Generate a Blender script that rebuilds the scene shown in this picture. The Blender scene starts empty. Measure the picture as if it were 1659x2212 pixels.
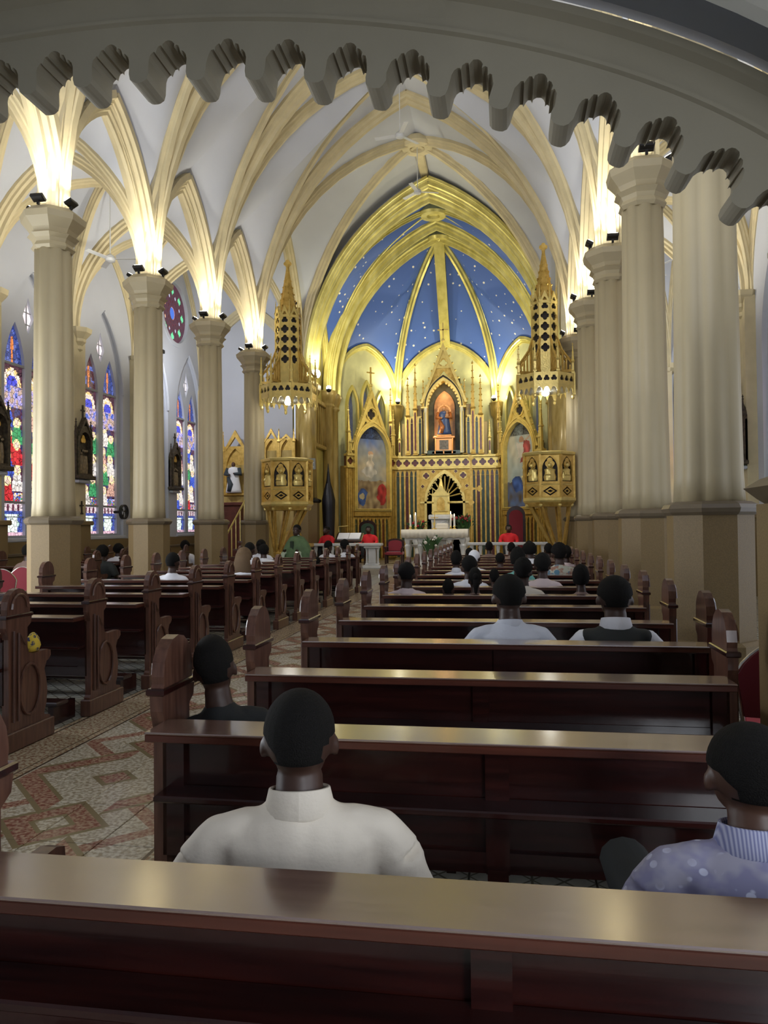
import bpy, bmesh, math, random
from math import sin, cos, pi, sqrt, atan2, acos
from mathutils import Vector, Matrix, noise
C = bpy.context.scene.collection
R = random.Random(7)
# ------------------------------------------------------------------ camera
sc = bpy.context.scene
CX, EYE = 2.59, 1.70
yaw, pit, rol, FPX = .156, .0185, .010, 1650.0
cam = bpy.data.objects.new('camera', bpy.data.cameras.new('camera')); C.objects.link(cam)
f_ = Vector((-sin(yaw)*cos(pit), cos(yaw)*cos(pit), sin(pit)))
r_ = Vector((cos(yaw), sin(yaw), 0)); u_ = r_.cross(f_)
Rv = cos(rol)*r_ - sin(rol)*u_; Uv = sin(rol)*r_ + cos(rol)*u_
M = Matrix((Rv, Uv, -f_)).transposed().to_4x4(); M.translation = Vector((CX, 0, EYE))
cam.matrix_world = M
cam.data.sensor_fit = 'HORIZONTAL'; cam.data.sensor_width = 36; cam.data.lens = 36*FPX/1659
cam.data.clip_start = .05; cam.data.clip_end = 200
sc.camera = cam
# ------------------------------------------------------------------ world, exposure
w = bpy.data.worlds.new('world'); sc.world = w; w.use_nodes = True
w.node_tree.nodes['Background'].inputs[0].default_value = (.72, .80, 1, 1)
w.node_tree.nodes['Background'].inputs[1].default_value = 0.9
vs = sc.view_settings; vs.view_transform = 'Standard'; vs.look = 'None'; vs.gamma = 1; vs.exposure = 0.25
vs.use_curve_mapping = False
sc.cycles.max_bounces = 6; sc.cycles.adaptive_threshold = .03; sc.cycles.diffuse_bounces = 4; sc.cycles.glossy_bounces = 3
sc.cycles.sample_clamp_indirect = 4; sc.cycles.caustics_reflective = False; sc.cycles.caustics_refractive = False
P_FLOOD, P_SANCT, P_WEST, P_HOOD, P_AISLE = 150, 300, 600, 8, 520
def lamp(name, kind, loc, power, col, aim=None, size=.1, spot=2.2, blend=.8, sizey=None):
    d = bpy.data.lights.new(name, kind); d.energy = power; d.color = col
    if kind == 'AREA':
        d.size = size
        if sizey: d.shape = 'RECTANGLE'; d.size_y = sizey
    else: d.shadow_soft_size = size
    if kind == 'SPOT': d.spot_size = spot; d.spot_blend = blend
    o = bpy.data.objects.new(name, d); C.objects.link(o); o.location = loc
    if aim is not None: o.rotation_euler = (Vector(aim)-Vector(loc)).to_track_quat('-Z', 'Y').to_euler()
    return o
# ------------------------------------------------------------------ added fill lights at the west end
lamp('west_high_fill', 'AREA', (0, -2.5, 9.5), P_WEST, (.93, .95, 1), (0, 20, 9), 7, sizey=5)  # added fill brightening the vault; no west window is built
lamp('west_low_fill', 'AREA', (5.2, -2.2, 2.6), 130, (.9, .94, 1), (2.8, 4, 4.0), 1.6, sizey=2.6)  # added fill for the gallery arch and near pews, no door behind it
# ------------------------------------------------------------------ key dimensions
WL, WR = -5.0, 4.72            # arcade lines
YP = [4.92, 8.46, 12.0, 15.54, 19.08, 22.62, 28.0]
ZCAP, ZRIDGE, ZARC = 7.11, 14.7, 10.15
XWL, XWR = -8.95, 8.42          # outer walls
ROW0, PITCH = .644, 1.168
# ------------------------------------------------------------------ materials
MATS = {}
def mat(name, col, rough=.6, metal=0, bump=0, bscale=40, var=0, vscale=6, coat=0, emit=None, estr=0, spec=.5, col2=None, aniso=None, sheen=0, thin=0):
    if name in MATS: return MATS[name]
    m = bpy.data.materials.new(name); m.use_nodes = True; nt = m.node_tree; b = nt.nodes['Principled BSDF']
    b.inputs['Base Color'].default_value = (*col, 1); b.inputs['Roughness'].default_value = rough; b.inputs['Metallic'].default_value = metal
    b.inputs['Specular IOR Level'].default_value = spec
    if coat: b.inputs['Coat Weight'].default_value = min(coat, 1); b.inputs['Coat Roughness'].default_value = .08 if coat <= 1 else .16; b.inputs['Coat IOR'].default_value = 1.5 if coat <= 1 else 3.4
    if sheen: b.inputs['Sheen Weight'].default_value = sheen
    L = nt.links.new
    if var or bump:
        g = nt.nodes.new('ShaderNodeTexCoord'); mp = nt.nodes.new('ShaderNodeMapping'); L(g.outputs['Object'], mp.inputs[0])
        if aniso: mp.inputs['Scale'].default_value = aniso
    if var:
        n = nt.nodes.new('ShaderNodeTexNoise'); n.inputs['Scale'].default_value = vscale; n.inputs['Detail'].default_value = 5; L(mp.outputs[0], n.inputs[0])
        cr = nt.nodes.new('ShaderNodeValToRGB'); c2 = col2 or tuple(c*(1-var) for c in col)
        cr.color_ramp.elements[0].position = .35; cr.color_ramp.elements[1].position = .68
        cr.color_ramp.elements[0].color = (*c2, 1); cr.color_ramp.elements[1].color = (*col, 1)
        L(n.outputs[0], cr.inputs[0]); L(cr.outputs[0], b.inputs['Base Color'])
    if bump:
        n2 = nt.nodes.new('ShaderNodeTexNoise'); n2.inputs['Scale'].default_value = bscale; n2.inputs['Detail'].default_value = 4; L(mp.outputs[0], n2.inputs[0])
        bp = nt.nodes.new('ShaderNodeBump'); bp.inputs['Strength'].default_value = bump; bp.inputs['Distance'].default_value = .01
        L(n2.outputs[0], bp.inputs['Height']); L(bp.outputs[0], b.inputs['Normal'])
    if emit: b.inputs['Emission Color'].default_value = (*emit, 1); b.inputs['Emission Strength'].default_value = estr
    MATS[name] = m; return m
def hexc(r, g, b):
    f = lambda c: ((c/255+.055)/1.055)**2.4 if c > 10 else c/255/12.92
    return (f(r), f(g), f(b))
white = mat('white_plaster', (.57, .59, .65), .75, var=.08, vscale=.6, bump=.15, bscale=14)
cream = mat('cream_plaster', (.69, .59, .36), .6, var=.14, vscale=2.5, bump=.25, bscale=12)
shaft_m = mat('cream_column_paint', (.50, .415, .25), .5, var=.08, vscale=1.2, bump=.1, bscale=20)
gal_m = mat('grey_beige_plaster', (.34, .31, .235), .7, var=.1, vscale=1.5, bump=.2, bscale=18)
dado = mat('tan_granular_stone', (.265, .18, .075), .55, var=.22, vscale=90, bump=.25, bscale=150)
dadocap = mat('tan_moulding', (.17, .13, .08), .4, var=.1)
gold = mat('gold_leaf', (.78, .54, .15), .36, .55, var=.32, vscale=7, bump=.5, bscale=35, col2=(.55, .34, .07))
goldb = mat('bright_gold', (.88, .68, .22), .3, .45, var=.2, vscale=5, bump=.4, bscale=25)
goldrib = mat('gold_marbled_rib', (.80, .71, .25), .32, .3, var=.5, vscale=2.6, bump=.6, bscale=9, col2=(.56, .48, .13), aniso=(1, 1, .5))
goldmarb = mat('ochre_marble', (.62, .46, .17), .3, .1, var=.45, vscale=2.6, col2=(.33, .22, .05), aniso=(1.6, 1.6, .35))
pearl = mat('pale_yellow_plaster', (.72, .70, .38), .6, var=.2, vscale=2)
greenm = mat('green_marble', (.075, .125, .07), .25, var=.6, vscale=9, col2=(.025, .05, .035), aniso=(1, 1, .3))
redm = mat('red_marble', (.17, .03, .02), .25, var=.5, vscale=8)
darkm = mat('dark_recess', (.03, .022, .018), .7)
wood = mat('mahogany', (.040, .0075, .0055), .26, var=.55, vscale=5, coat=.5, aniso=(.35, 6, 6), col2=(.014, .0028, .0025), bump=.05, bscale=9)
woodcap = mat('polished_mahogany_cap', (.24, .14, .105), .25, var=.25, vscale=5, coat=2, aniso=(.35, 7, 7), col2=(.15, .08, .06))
woodend = mat('brown_mahogany', (.16, .075, .048), .3, var=.45, vscale=7, coat=.25, aniso=(5, 5, .5), col2=(.085, .036, .024))
marble = mat('white_marble', (.70, .70, .68), .3, var=.15, vscale=4)
cloth_w = mat('altar_linen', (.74, .68, .56), .8, bump=.3, bscale=60)
blackm = mat('black_metal', (.02, .018, .016), .4, .5)
bronze = mat('dark_bronze', (.10, .075, .045), .5, .35, var=.5, vscale=14, bump=.6, bscale=50, col2=(.03, .022, .015))
fanw = mat('fan_white', (.62, .63, .64), .4)
skin = mat('dark_brown_skin', (.055, .026, .017), .45, var=.15, vscale=8)
skin2 = mat('brown_skin', (.10, .048, .03), .45, var=.15, vscale=8)
hair = mat('black_hair', (.010, .009, .008), .85, bump=1.0, bscale=260, spec=.2)
hairb = mat('brown_veil', (.16, .10, .05), .8, bump=.4, bscale=60)
redf = mat('red_cloth', (.55, .012, .015), .8)
redch = mat('crimson_velvet', (.20, .008, .02), .8, sheen=.4)
chmet = mat('silver_tube', (.55, .52, .46), .25, .9)
eyew = mat('eye_white', (.5, .48, .45), .3)
lampm = mat('lamp_glass', (1, 1, 1), .5, emit=(1, .97, .88), estr=30)
candlem = mat('candle_wax', (.8, .78, .7), .5)
flame = mat('flame', (1, .6, .2), .5, emit=(1, .62, .25), estr=25)
leafm = mat('leaf_green', (.03, .09, .02), .5)
shirts = {
 'linen': mat('white_cotton', (.76, .69, .58), .85, bump=.25, bscale=35),
 'tee': mat('pale_grey_cotton', (.66, .69, .77), .85, bump=.3, bscale=20),
 'white': mat('bright_white_cotton', (.85, .86, .9), .85, bump=.3, bscale=20),
 'black': mat('black_cotton', (.012, .013, .013), .85, bump=.3, bscale=20),
 'pink': mat('pale_pink_cotton', (.66, .54, .53), .85, bump=.3, bscale=20),
 'teal': mat('teal_cotton', (.15, .42, .38), .85),
 'brown': mat('dusty_mauve_cotton', (.24, .16, .13), .85),
 'charcoal': mat('charcoal_wool', (.028, .031, .029), .85),
}
trous = mat('dark_trousers', (.02, .02, .022), .8)
khaki = mat('khaki_trousers', (.36, .30, .20), .8)
def colattr_mat(name, estr=0, lead=0, rough=.6, bump=0):
    if name in MATS: return MATS[name]
    m = bpy.data.materials.new(name); m.use_nodes = True; nt = m.node_tree; b = nt.nodes['Principled BSDF']; L = nt.links.new
    a = nt.nodes.new('ShaderNodeAttribute'); a.attribute_name = 'Col'; out = a.outputs['Color']
    if lead:
        g = nt.nodes.new('ShaderNodeTexCoord'); v = nt.nodes.new('ShaderNodeTexVoronoi'); v.feature = 'DISTANCE_TO_EDGE'; v.inputs['Scale'].default_value = lead
        L(g.outputs['Object'], v.inputs['Vector'])
        r = nt.nodes.new('ShaderNodeValToRGB'); r.color_ramp.elements[0].position = .02; r.color_ramp.elements[1].position = .07
        r.color_ramp.elements[0].color = (.05, .05, .06, 1); L(v.outputs['Distance'], r.inputs[0])
        x = nt.nodes.new('ShaderNodeMix'); x.data_type = 'RGBA'; x.blend_type = 'MULTIPLY'; x.inputs[0].default_value = 1
        L(out, x.inputs[6]); L(r.outputs[0], x.inputs[7]); out = x.outputs[2]
    L(out, b.inputs['Base Color']); b.inputs['Roughness'].default_value = rough
    if estr: L(out, b.inputs['Emission Color']); b.inputs['Emission Strength'].default_value = estr
    if bump:
        n2 = nt.nodes.new('ShaderNodeTexNoise'); n2.inputs['Scale'].default_value = 30
        bp = nt.nodes.new('ShaderNodeBump'); bp.inputs['Strength'].default_value = bump; bp.inputs['Distance'].default_value = .02
        L(n2.outputs[0], bp.inputs['Height']); L(bp.outputs[0], b.inputs['Normal'])
    MATS[name] = m; return m
glass_m = colattr_mat('stained_glass', 1.0, 9, .3)
paint_m = colattr_mat('oil_painting', 0, 0, .45)
print_m = colattr_mat('printed_cotton', 0, 0, .85, .25)
def blue_sky_mat():
    m = bpy.data.materials.new('blue_starred_vault'); m.use_nodes = True; nt = m.node_tree; b = nt.nodes['Principled BSDF']; L = nt.links.new
    g = nt.nodes.new('ShaderNodeNewGeometry'); v = nt.nodes.new('ShaderNodeTexVoronoi'); v.inputs['Scale'].default_value = 3.0; v.inputs['Randomness'].default_value = .6
    L(g.outputs['Position'], v.inputs['Vector'])
    r = nt.nodes.new('ShaderNodeValToRGB'); r.color_ramp.elements[0].position = .12; r.color_ramp.elements[1].position = .16
    r.color_ramp.elements[0].color = (.85, .82, .75, 1); r.color_ramp.elements[1].color = (.06, .13, .46, 1); L(v.outputs['Distance'], r.inputs[0])
    L(r.outputs[0], b.inputs['Base Color']); b.inputs['Roughness'].default_value = .6; return m
bluem = blue_sky_mat()
def floor_mats():
    def new(n):
        m = bpy.data.materials.new(n); m.use_nodes = True; nt = m.node_tree; return m, nt, nt.nodes['Principled BSDF']
    def math_(nt, op, a, b=None, c=None):
        n = nt.nodes.new('ShaderNodeMath'); n.operation = op
        for i, v in enumerate((a, b, c)):
            if v is None: continue
            if isinstance(v, (int, float)): n.inputs[i].default_value = v
            else: nt.links.new(v, n.inputs[i])
        return n.outputs[0]
    def mixc(nt, f, a, b):
        x = nt.nodes.new('ShaderNodeMix'); x.data_type = 'RGBA'
        nt.links.new(f, x.inputs[0]) if not isinstance(f, float) else None
        for s, v in ((6, a), (7, b)):
            if isinstance(v, tuple): x.inputs[s].default_value = (*v, 1)
            else: nt.links.new(v, x.inputs[s])
        return x.outputs[2]
    # aisle: nested diamonds, zigzags, speckled borders, in floor metres
    m, nt, b = new('patterned_ceramic_tile'); L = nt.links.new
    g = nt.nodes.new('ShaderNodeNewGeometry'); s = nt.nodes.new('ShaderNodeSeparateXYZ'); L(g.outputs['Position'], s.inputs[0])
    X, Y = s.outputs[0], s.outputs[1]
    nz = nt.nodes.new('ShaderNodeTexNoise'); nz.inputs['Scale'].default_value = 38; nz.inputs['Detail'].default_value = 4; L(g.outputs['Position'], nz.inputs[0])
    N = nz.outputs[0]
    def diamond(x0, y0, per, amp_x=1, amp_y=1):
        ax = math_(nt, 'MULTIPLY', math_(nt, 'ABSOLUTE', math_(nt, 'SUBTRACT', X, x0)), amp_x)
        yy = math_(nt, 'ABSOLUTE', math_(nt, 'SUBTRACT', math_(nt, 'PINGPONG', math_(nt, 'SUBTRACT', Y, y0), per/2), 0.0))
        return math_(nt, 'ADD', ax, math_(nt, 'MULTIPLY', yy, amp_y))
    def band(v, lo, hi): return math_(nt, 'MULTIPLY', math_(nt, 'GREATER_THAN', v, lo), math_(nt, 'LESS_THAN', v, hi))
    def OR(*a):
        o = a[0]
        for q in a[1:]: o = math_(nt, 'MAXIMUM', o, q)
        return o
    d1 = diamond(-.02, 4.10, 1.6); d2 = diamond(-.06, 4.90, 1.6)
    ax = math_(nt, 'ABSOLUTE', X)
    d3 = diamond(-.02, 4.9, 1.6)                                     # zigzag measured from the far diamonds
    red = OR(band(d1, .15, .31), band(d2, 0, .12), math_(nt, 'MULTIPLY', band(d3, .62, .80), band(ax, .18, .71)), math_(nt, 'MULTIPLY', band(d1, .60, .74), band(ax, .30, .71)))
    edge = OR(band(d1, .11, .15), band(d1, .31, .36), band(d2, .12, .17), math_(nt, 'MULTIPLY', OR(band(d3, .58, .62), band(d3, .80, .85)), band(ax, .18, .71)))
    cr = nt.nodes.new('ShaderNodeValToRGB'); cr.color_ramp.elements[0].position = .40; cr.color_ramp.elements[1].position = .60
    cr.color_ramp.elements[0].color = (.40, .33, .23, 1); cr.color_ramp.elements[1].color = (.78, .73, .61, 1); L(N, cr.inputs[0])
    rr = nt.nodes.new('ShaderNodeValToRGB'); rr.color_ramp.elements[0].position = .40; rr.color_ramp.elements[1].position = .62
    rr.color_ramp.elements[0].color = (.26, .085, .06, 1); rr.color_ramp.elements[1].color = (.56, .38, .27, 1); L(N, rr.inputs[0])
    brd = nt.nodes.new('ShaderNodeValToRGB'); brd.color_ramp.elements[0].position = .42; brd.color_ramp.elements[1].position = .56
    brd.color_ramp.elements[0].color = (.30, .17, .10, 1); brd.color_ramp.elements[1].color = (.62, .54, .38, 1); L(N, brd.inputs[0])
    c = mixc(nt, red, cr.outputs[0], rr.outputs[0]); c = mixc(nt, edge, c, (.28, .22, .12))
    c = mixc(nt, math_(nt, 'GREATER_THAN', ax, .73), c, brd.outputs[0])
    c = mixc(nt, OR(band(ax, .725, .745), band(ax, .80, .81), band(ax, 1.13, 1.15)), c, (.10, .06, .035))
    L(c, b.inputs['Base Color']); b.inputs['Roughness'].default_value = .18
    # under pews: pale tiles with star lines
    m2, nt, b = new('star_ceramic_tile'); L = nt.links.new
    g = nt.nodes.new('ShaderNodeNewGeometry'); s = nt.nodes.new('ShaderNodeSeparateXYZ'); L(g.outputs['Position'], s.inputs[0])
    u = math_(nt, 'PINGPONG', s.outputs[0], .15); v = math_(nt, 'PINGPONG', s.outputs[1], .15)
    dd = math_(nt, 'ABSOLUTE', math_(nt, 'SUBTRACT', u, v)); d4 = math_(nt, 'ABSOLUTE', math_(nt, 'SUBTRACT', math_(nt, 'ADD', u, v), .15))
    ln = OR(math_(nt, 'LESS_THAN', dd, .009), math_(nt, 'LESS_THAN', d4, .007), math_(nt, 'LESS_THAN', u, .006))
    nz = nt.nodes.new('ShaderNodeTexNoise'); nz.inputs['Scale'].default_value = 14; L(g.outputs['Position'], nz.inputs[0])
    cr = nt.nodes.new('ShaderNodeValToRGB'); cr.color_ramp.elements[0].color = (.36, .36, .30, 1); cr.color_ramp.elements[1].color = (.56, .54, .46, 1); L(nz.outputs[0], cr.inputs[0])
    c = mixc(nt, ln, cr.outputs[0], (.17, .16, .12)); L(c, b.inputs['Base Color']); b.inputs['Roughness'].default_value = .2
    return m, m2
aisle_m, tile_m = floor_mats()
# ------------------------------------------------------------------ mesh helpers
def foil(n, x, z, r, rot=pi/2, seg=7):
    d, c = r*.52, r*.48; pts = []
    if n == 3: d, c = r*.46, r*.54
    N = n*seg*2
    for i in range(N):
        a = 2*pi*i/N; best = .01
        for k in range(n):
            q = rot+2*pi*k/n; dx = d*cos(a-q); h = d*sin(a-q)
            if c*c-h*h > 0: best = max(best, dx+sqrt(c*c-h*h))
        pts.append((x+best*cos(a), z+best*sin(a)))
    return pts
def circ(x, z, r, n=16): return [(x+r*cos(2*pi*i/n), z+r*sin(2*pi*i/n)) for i in range(n)]
def parc(a, h, n=10):
    """points of a half pointed arch: horizontal run a, rise h, vertical at the springing"""
    o = []
    if h >= a:
        Rr = (a*a+h*h)/(2*a); te = math.asin(min(1, h/Rr))
        for i in range(n+1):
            t = te*i/n; o.append((Rr*(1-cos(t)), Rr*sin(t)))
    else:
        for i in range(n+1):
            t = pi/2*i/n; o.append((a*(1-cos(t)), h*sin(t)))
    return o
def lancet(x0, x1, zb, zs, zt, n=8):
    a = (x1-x0)/2; L = [(x0, zb)]; A = parc(a, zt-zs, n)
    L += [(x0+p, zs+q) for p, q in A]; L += [(x1-p, zs+q) for p, q in A[:-1][::-1]]; L.append((x1, zb)); return L
def rectl(x0, x1, z0, z1): return [(x0, z0), (x1, z0), (x1, z1), (x0, z1)]
def XZ(loc=(0, 0, 0), rz=0):      # local (x,z,depth y) frame -> world; plate front faces -y
    return Matrix.Translation(loc) @ Matrix.Rotation(rz, 4, 'Z')
class MB:
    def __init__(s, M=None): s.b = bmesh.new(); s.M = M or Matrix.Identity(4)
    def V(s, p): return s.b.verts.new(s.M @ Vector(p))
    def F(s, vs):
        try: return s.b.faces.new(vs)
        except ValueError: return None
    def box(s, x0, x1, y0, y1, z0, z1, ch=0):
        if ch:
            P = [(x0+ch, x1-ch, y0+ch, y1-ch, z0), (x0, x1, y0, y1, z0+ch), (x0, x1, y0, y1, z1-ch), (x0+ch, x1-ch, y0+ch, y1-ch, z1)]
        else: P = [(x0, x1, y0, y1, z0), (x0, x1, y0, y1, z1)]
        rings = [[s.V((a, c, z)), s.V((b, c, z)), s.V((b, d, z)), s.V((a, d, z))] for a, b, c, d, z in [(p[0], p[1], p[2], p[3], p[4]) for p in P]] if False else \
                [[s.V((p[0], p[2], p[4])), s.V((p[1], p[2], p[4])), s.V((p[1], p[3], p[4])), s.V((p[0], p[3], p[4]))] for p in P]
        s.rings(rings); return s
    def rings(s, rings, cap0=True, cap1=True, closed=True):
        n = len(rings[0])
        for A, B in zip(rings, rings[1:]):
            for i in range(n if closed else n-1): s.F((A[i], A[(i+1) % n], B[(i+1) % n], B[i]))
        if cap0: s.F(rings[0][::-1])
        if cap1: s.F(rings[-1])
    def lathe(s, c, prof, n=16, ph=0, flute=0, fn=8, sq=(1, 1)):
        rg = []
        for r, z in prof:
            rg.append([s.V((c[0]+sq[0]*r*(1+flute*(abs(cos(fn/2*(ph+2*pi*i/n)))-.6))*cos(ph+2*pi*i/n), c[1]+sq[1]*r*(1+flute*(abs(cos(fn/2*(ph+2*pi*i/n)))-.6))*sin(ph+2*pi*i/n), c[2]+z)) for i in range(n)])
        s.rings(rg); return s
    def tube(s, pts, rad, n=8, flat=(1, 1), up=None):
        pts = [Vector(p) for p in pts]; rg = []
        if not isinstance(rad, (list, tuple)): rad = [rad]*len(pts)
        prev = None
        for i, p in enumerate(pts):
            t = (pts[min(i+1, len(pts)-1)]-pts[max(i-1, 0)]).normalized()
            if prev is None:
                ref = Vector(up) if up else (Vector((0, 0, 1)) if abs(t.z) < .9 else Vector((0, 1, 0)))
                a = t.cross(ref).normalized()
            else: a = (prev-t*prev.dot(t)).normalized()
            prev = a; bb = t.cross(a); r = rad[i]; rx, ry = (r if isinstance(r, tuple) else (r*flat[0], r*flat[1]))
            rg.append([s.V(p+a*rx*cos(2*pi*k/n)+bb*ry*sin(2*pi*k/n)) for k in range(n)])
        s.rings(rg); return s
    def sweep(s, pts, side, prof, closed=False, inward=1):
        """profile (u along side, v along inner normal) swept along pts lying in a plane with normal `side`"""
        side = Vector(side).normalized(); pts = [Vector(p) for p in pts]; rg = []; N = len(pts)
        for i, p in enumerate(pts):
            t = (pts[(i+1) % N if closed else min(i+1, N-1)]-pts[(i-1) % N if closed else max(i-1, 0)]).normalized()
            nn = side.cross(t).normalized()*inward
            rg.append([s.V(p+side*u+nn*v) for u, v in prof])
        if closed: rg.append(rg[0]); s.rings(rg, False, False)
        else: s.rings(rg)
        return s
    def ball(s, c, r, n=8, m=6, sc=(1, 1, 1)):
        rg = []
        for j in range(1, m):
            a = pi*j/m; rg.append([s.V((c[0]+sc[0]*r*sin(a)*cos(2*pi*i/n), c[1]+sc[1]*r*sin(a)*sin(2*pi*i/n), c[2]-sc[2]*r*cos(a))) for i in range(n)])
        s.rings(rg, False, False); b0 = s.V((c[0], c[1], c[2]-sc[2]*r)); b1 = s.V((c[0], c[1], c[2]+sc[2]*r))
        for i in range(n): s.F((b0, rg[0][(i+1) % n], rg[0][i])); s.F((b1, rg[-1][i], rg[-1][(i+1) % n]))
        return s
    def plate(s, loops, y0, y1, M=None):
        """2D outlines in (x,z) with holes, extruded between y0 (front) and y1"""
        cu = bpy.data.curves.new('t', 'CURVE'); cu.dimensions = '2D'; cu.fill_mode = 'BOTH'; cu.extrude = abs(y1-y0)/2
        for L in loops:
            sp = cu.splines.new('POLY'); sp.points.add(len(L)-1)
            for i, (x, z) in enumerate(L): sp.points[i].co = (x, z, 0, 1)
            sp.use_cyclic_u = True
        ob = bpy.data.objects.new('t', cu); me = ob.to_mesh()
        T = (M or Matrix.Identity(4)) @ Matrix.Translation((0, (y0+y1)/2, 0)) @ Matrix.Rotation(pi/2, 4, 'X')
        vs = [s.V(T @ v.co) for v in me.vertices]
        for p in me.polygons: s.F([vs[i] for i in p.vertices])
        ob.to_mesh_clear(); bpy.data.objects.remove(ob); bpy.data.curves.remove(cu); return s
    def prismx(s, prof, x0, x1):
        """profile in (y,z) extruded along x"""
        s.rings([[s.V((x0, y, z)) for y, z in prof], [s.V((x1, y, z)) for y, z in prof]]); return s
    def pyramid(s, x, y, z, r, h, n=4, ph=pi/4):
        s.lathe((x, y, z), [(r, 0), (r*.5, h*.5), (r*.06, h)], n, ph); return s
    def pinnacle(s, x, y, z0, z1, r, crock=4, base=.45):
        """square shaft, gablets, crocketed spire and finial"""
        zs = z0+(z1-z0)*base
        s.lathe((x, y, z0), [(r*1.5, 0), (r*1.5, .04), (r, .08), (r, zs-z0-.05), (r*1.6, zs-z0), (r*1.2, zs-z0+.05)], 4, pi/4)
        s.lathe((x, y, zs), [(r*1.0, .04), (r*.62, (z1-zs)*.45), (r*.2, (z1-zs)*.93)], 4, pi/4)
        for k in range(crock):
            zz = zs+(z1-zs)*(.2+.6*k/max(1, crock-1)); rr = r*(1-.75*(zz-zs)/(z1-zs))
            for a in range(4): s.ball((x+rr*cos(pi/4+a*pi/2)*1.0, y+rr*sin(pi/4+a*pi/2)*1.0, zz), r*.26, 4, 3)
        s.ball((x, y, z1-r*.6), r*.45, 6, 4); s.ball((x, y, z1), r*.2, 4, 4, (1, 1, 1.8)); return s
    def build(s, name, m, parent=None, smooth=False, **kw):
        bmesh.ops.recalc_face_normals(s.b, faces=s.b.faces[:])
        me = bpy.data.meshes.new(name); s.b.to_mesh(me); s.b.free()
        if m is not None: me.materials.append(m)
        if smooth:
            me.polygons.foreach_set('use_smooth', [True]*len(me.polygons))
            if smooth != 'all': me.set_sharp_from_angle(angle=math.radians(38))
        o = bpy.data.objects.new(name, me); C.objects.link(o); o.parent = parent
        for k, v in kw.items(): o[k] = v
        return o
def tag(o, label, cat=None, group=None, kind=None):
    o['label'] = label
    if cat: o['category'] = cat
    if group: o['group'] = group
    if kind: o['kind'] = kind
    return o
def thing(name, label, cat, loc=(0, 0, 0), rz=0, group=None, kind=None, sc_=1):
    o = bpy.data.objects.new(name, None); C.objects.link(o); o.location = loc; o.rotation_euler = (0, 0, rz); o.empty_display_size = .1
    o.scale = (sc_,)*3
    return tag(o, label, cat, group, kind)
def dup(root, loc=None, rz=None, label=None, group=None):
    r = root.copy(); C.objects.link(r)
    if loc is not None: r.location = loc
    if rz is not None: r.rotation_euler = (0, 0, rz)
    if label: r['label'] = label
    if group: r['group'] = group
    for ch in list(root.children):
        c = ch.copy(); C.objects.link(c); c.parent = r
        for g in ch.children:
            d = g.copy(); C.objects.link(d); d.parent = c
    return r
ORD = ['nearest', 'second', 'third', 'fourth', 'fifth', 'sixth', 'seventh', 'eighth', 'ninth', 'tenth', 'eleventh', 'twelfth', 'thirteenth', 'fourteenth', 'fifteenth', 'sixteenth', 'seventeenth', 'eighteenth']
# ------------------------------------------------------------------ floor
floor = thing('floor', 'patterned ceramic tile floor of the whole church', 'floor', kind='structure')
MB().box(-9.2, 9, -3.2, 37, -.3, -.012).build('subfloor', mat('grout', (.16, .13, .10), .7), floor)
tb = MB().box(-.197, .197, -.277, .277, -.03, 0, .003).build('tile', aisle_m, floor); first = True
for j in range(48):
    y = 1.9+.56*j
    if y > 26: continue
    for i in range(6):
        x = -1.0+.4*i
        o = tb if first else tb.copy()
        if not first: C.objects.link(o)
        first = False; o.location = (x, y, 0)
b = MB()
def fieldtiles(x0, x1, y0, y1, s):
    nx = round((x1-x0)/s); ny = round((y1-y0)/s)
    for i in range(nx):
        for j in range(ny):
            b.box(x0+i*s+.003, x0+(i+1)*s-.003, y0+j*s+.003, y0+(j+1)*s-.003, -.03, 0)
fieldtiles(1.2, 9.0, 1.0, 28, .6); fieldtiles(-9.0, -1.2, 1.0, 28, .6); fieldtiles(-1.2, 1.2, -1.2, 1.6, .6); fieldtiles(1.2, 9, -2.6, 1, .6); fieldtiles(-9, -1.2, -2.6, 1, .6)
b.build('field_tiles', tile_m, floor, kind='stuff')
MB().box(-9, 9, 26.4, 37, -.01, .20, .01).build('chancel_step', mat('buff_stone', (.42, .36, .27), .3, var=.2), floor)
# ------------------------------------------------------------------ ceiling: webs and ribs
ceil = thing('ceiling', 'white rib vaulted ceiling over nave aisles and crossing', 'ceiling', kind='structure')
PROF = lambda w, d: [(-w/2, -.06), (-w/2, d*.30), (-w*.36, d*.42), (-w*.33, d*.62), (-w*.16, d*.72), (-w*.13, d), (w*.13, d), (w*.16, d*.72), (w*.33, d*.62), (w*.36, d*.42), (w/2, d*.30), (w/2, -.06)]
def arc3(A, B, zs, zc, n=12):
    A = Vector((*A, 0)); B = Vector((*B, 0)); d = (B-A); L = d.length; d = d/L
    return [A+d*p+Vector((0, 0, zs+q)) for p, q in parc(L, zc-zs, n)]
def rib(A, B, zs, zc, wd, dp, m, parent, name='rib', n=12, off=.0):
    pts = arc3(A, B, zs, zc, n)
    d = Vector((B[0]-A[0], B[1]-A[1], 0)).normalized(); side = Vector((d.y, -d.x, 0))
    # inner normal points down and toward the arch centre
    bm_ = MB(); bm_.sweep(pts, side, [(u, v-.04) for u, v in PROF(wd, dp)], inward=-1 if side.cross(pts[1]-pts[0]).dot(d) < 0 else 1)
    return bm_.build(name, m, parent, smooth=True)
def web(P1, P2, bm_):
    n = 4; g = [[bm_.V(a.lerp(b, k/n)) for k in range(n+1)] for a, b in zip(P1, P2)]
    for i in range(len(g)-1):
        for k in range(n): bm_.F((g[i][k], g[i][k+1], g[i+1][k+1], g[i+1][k]))
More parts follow.
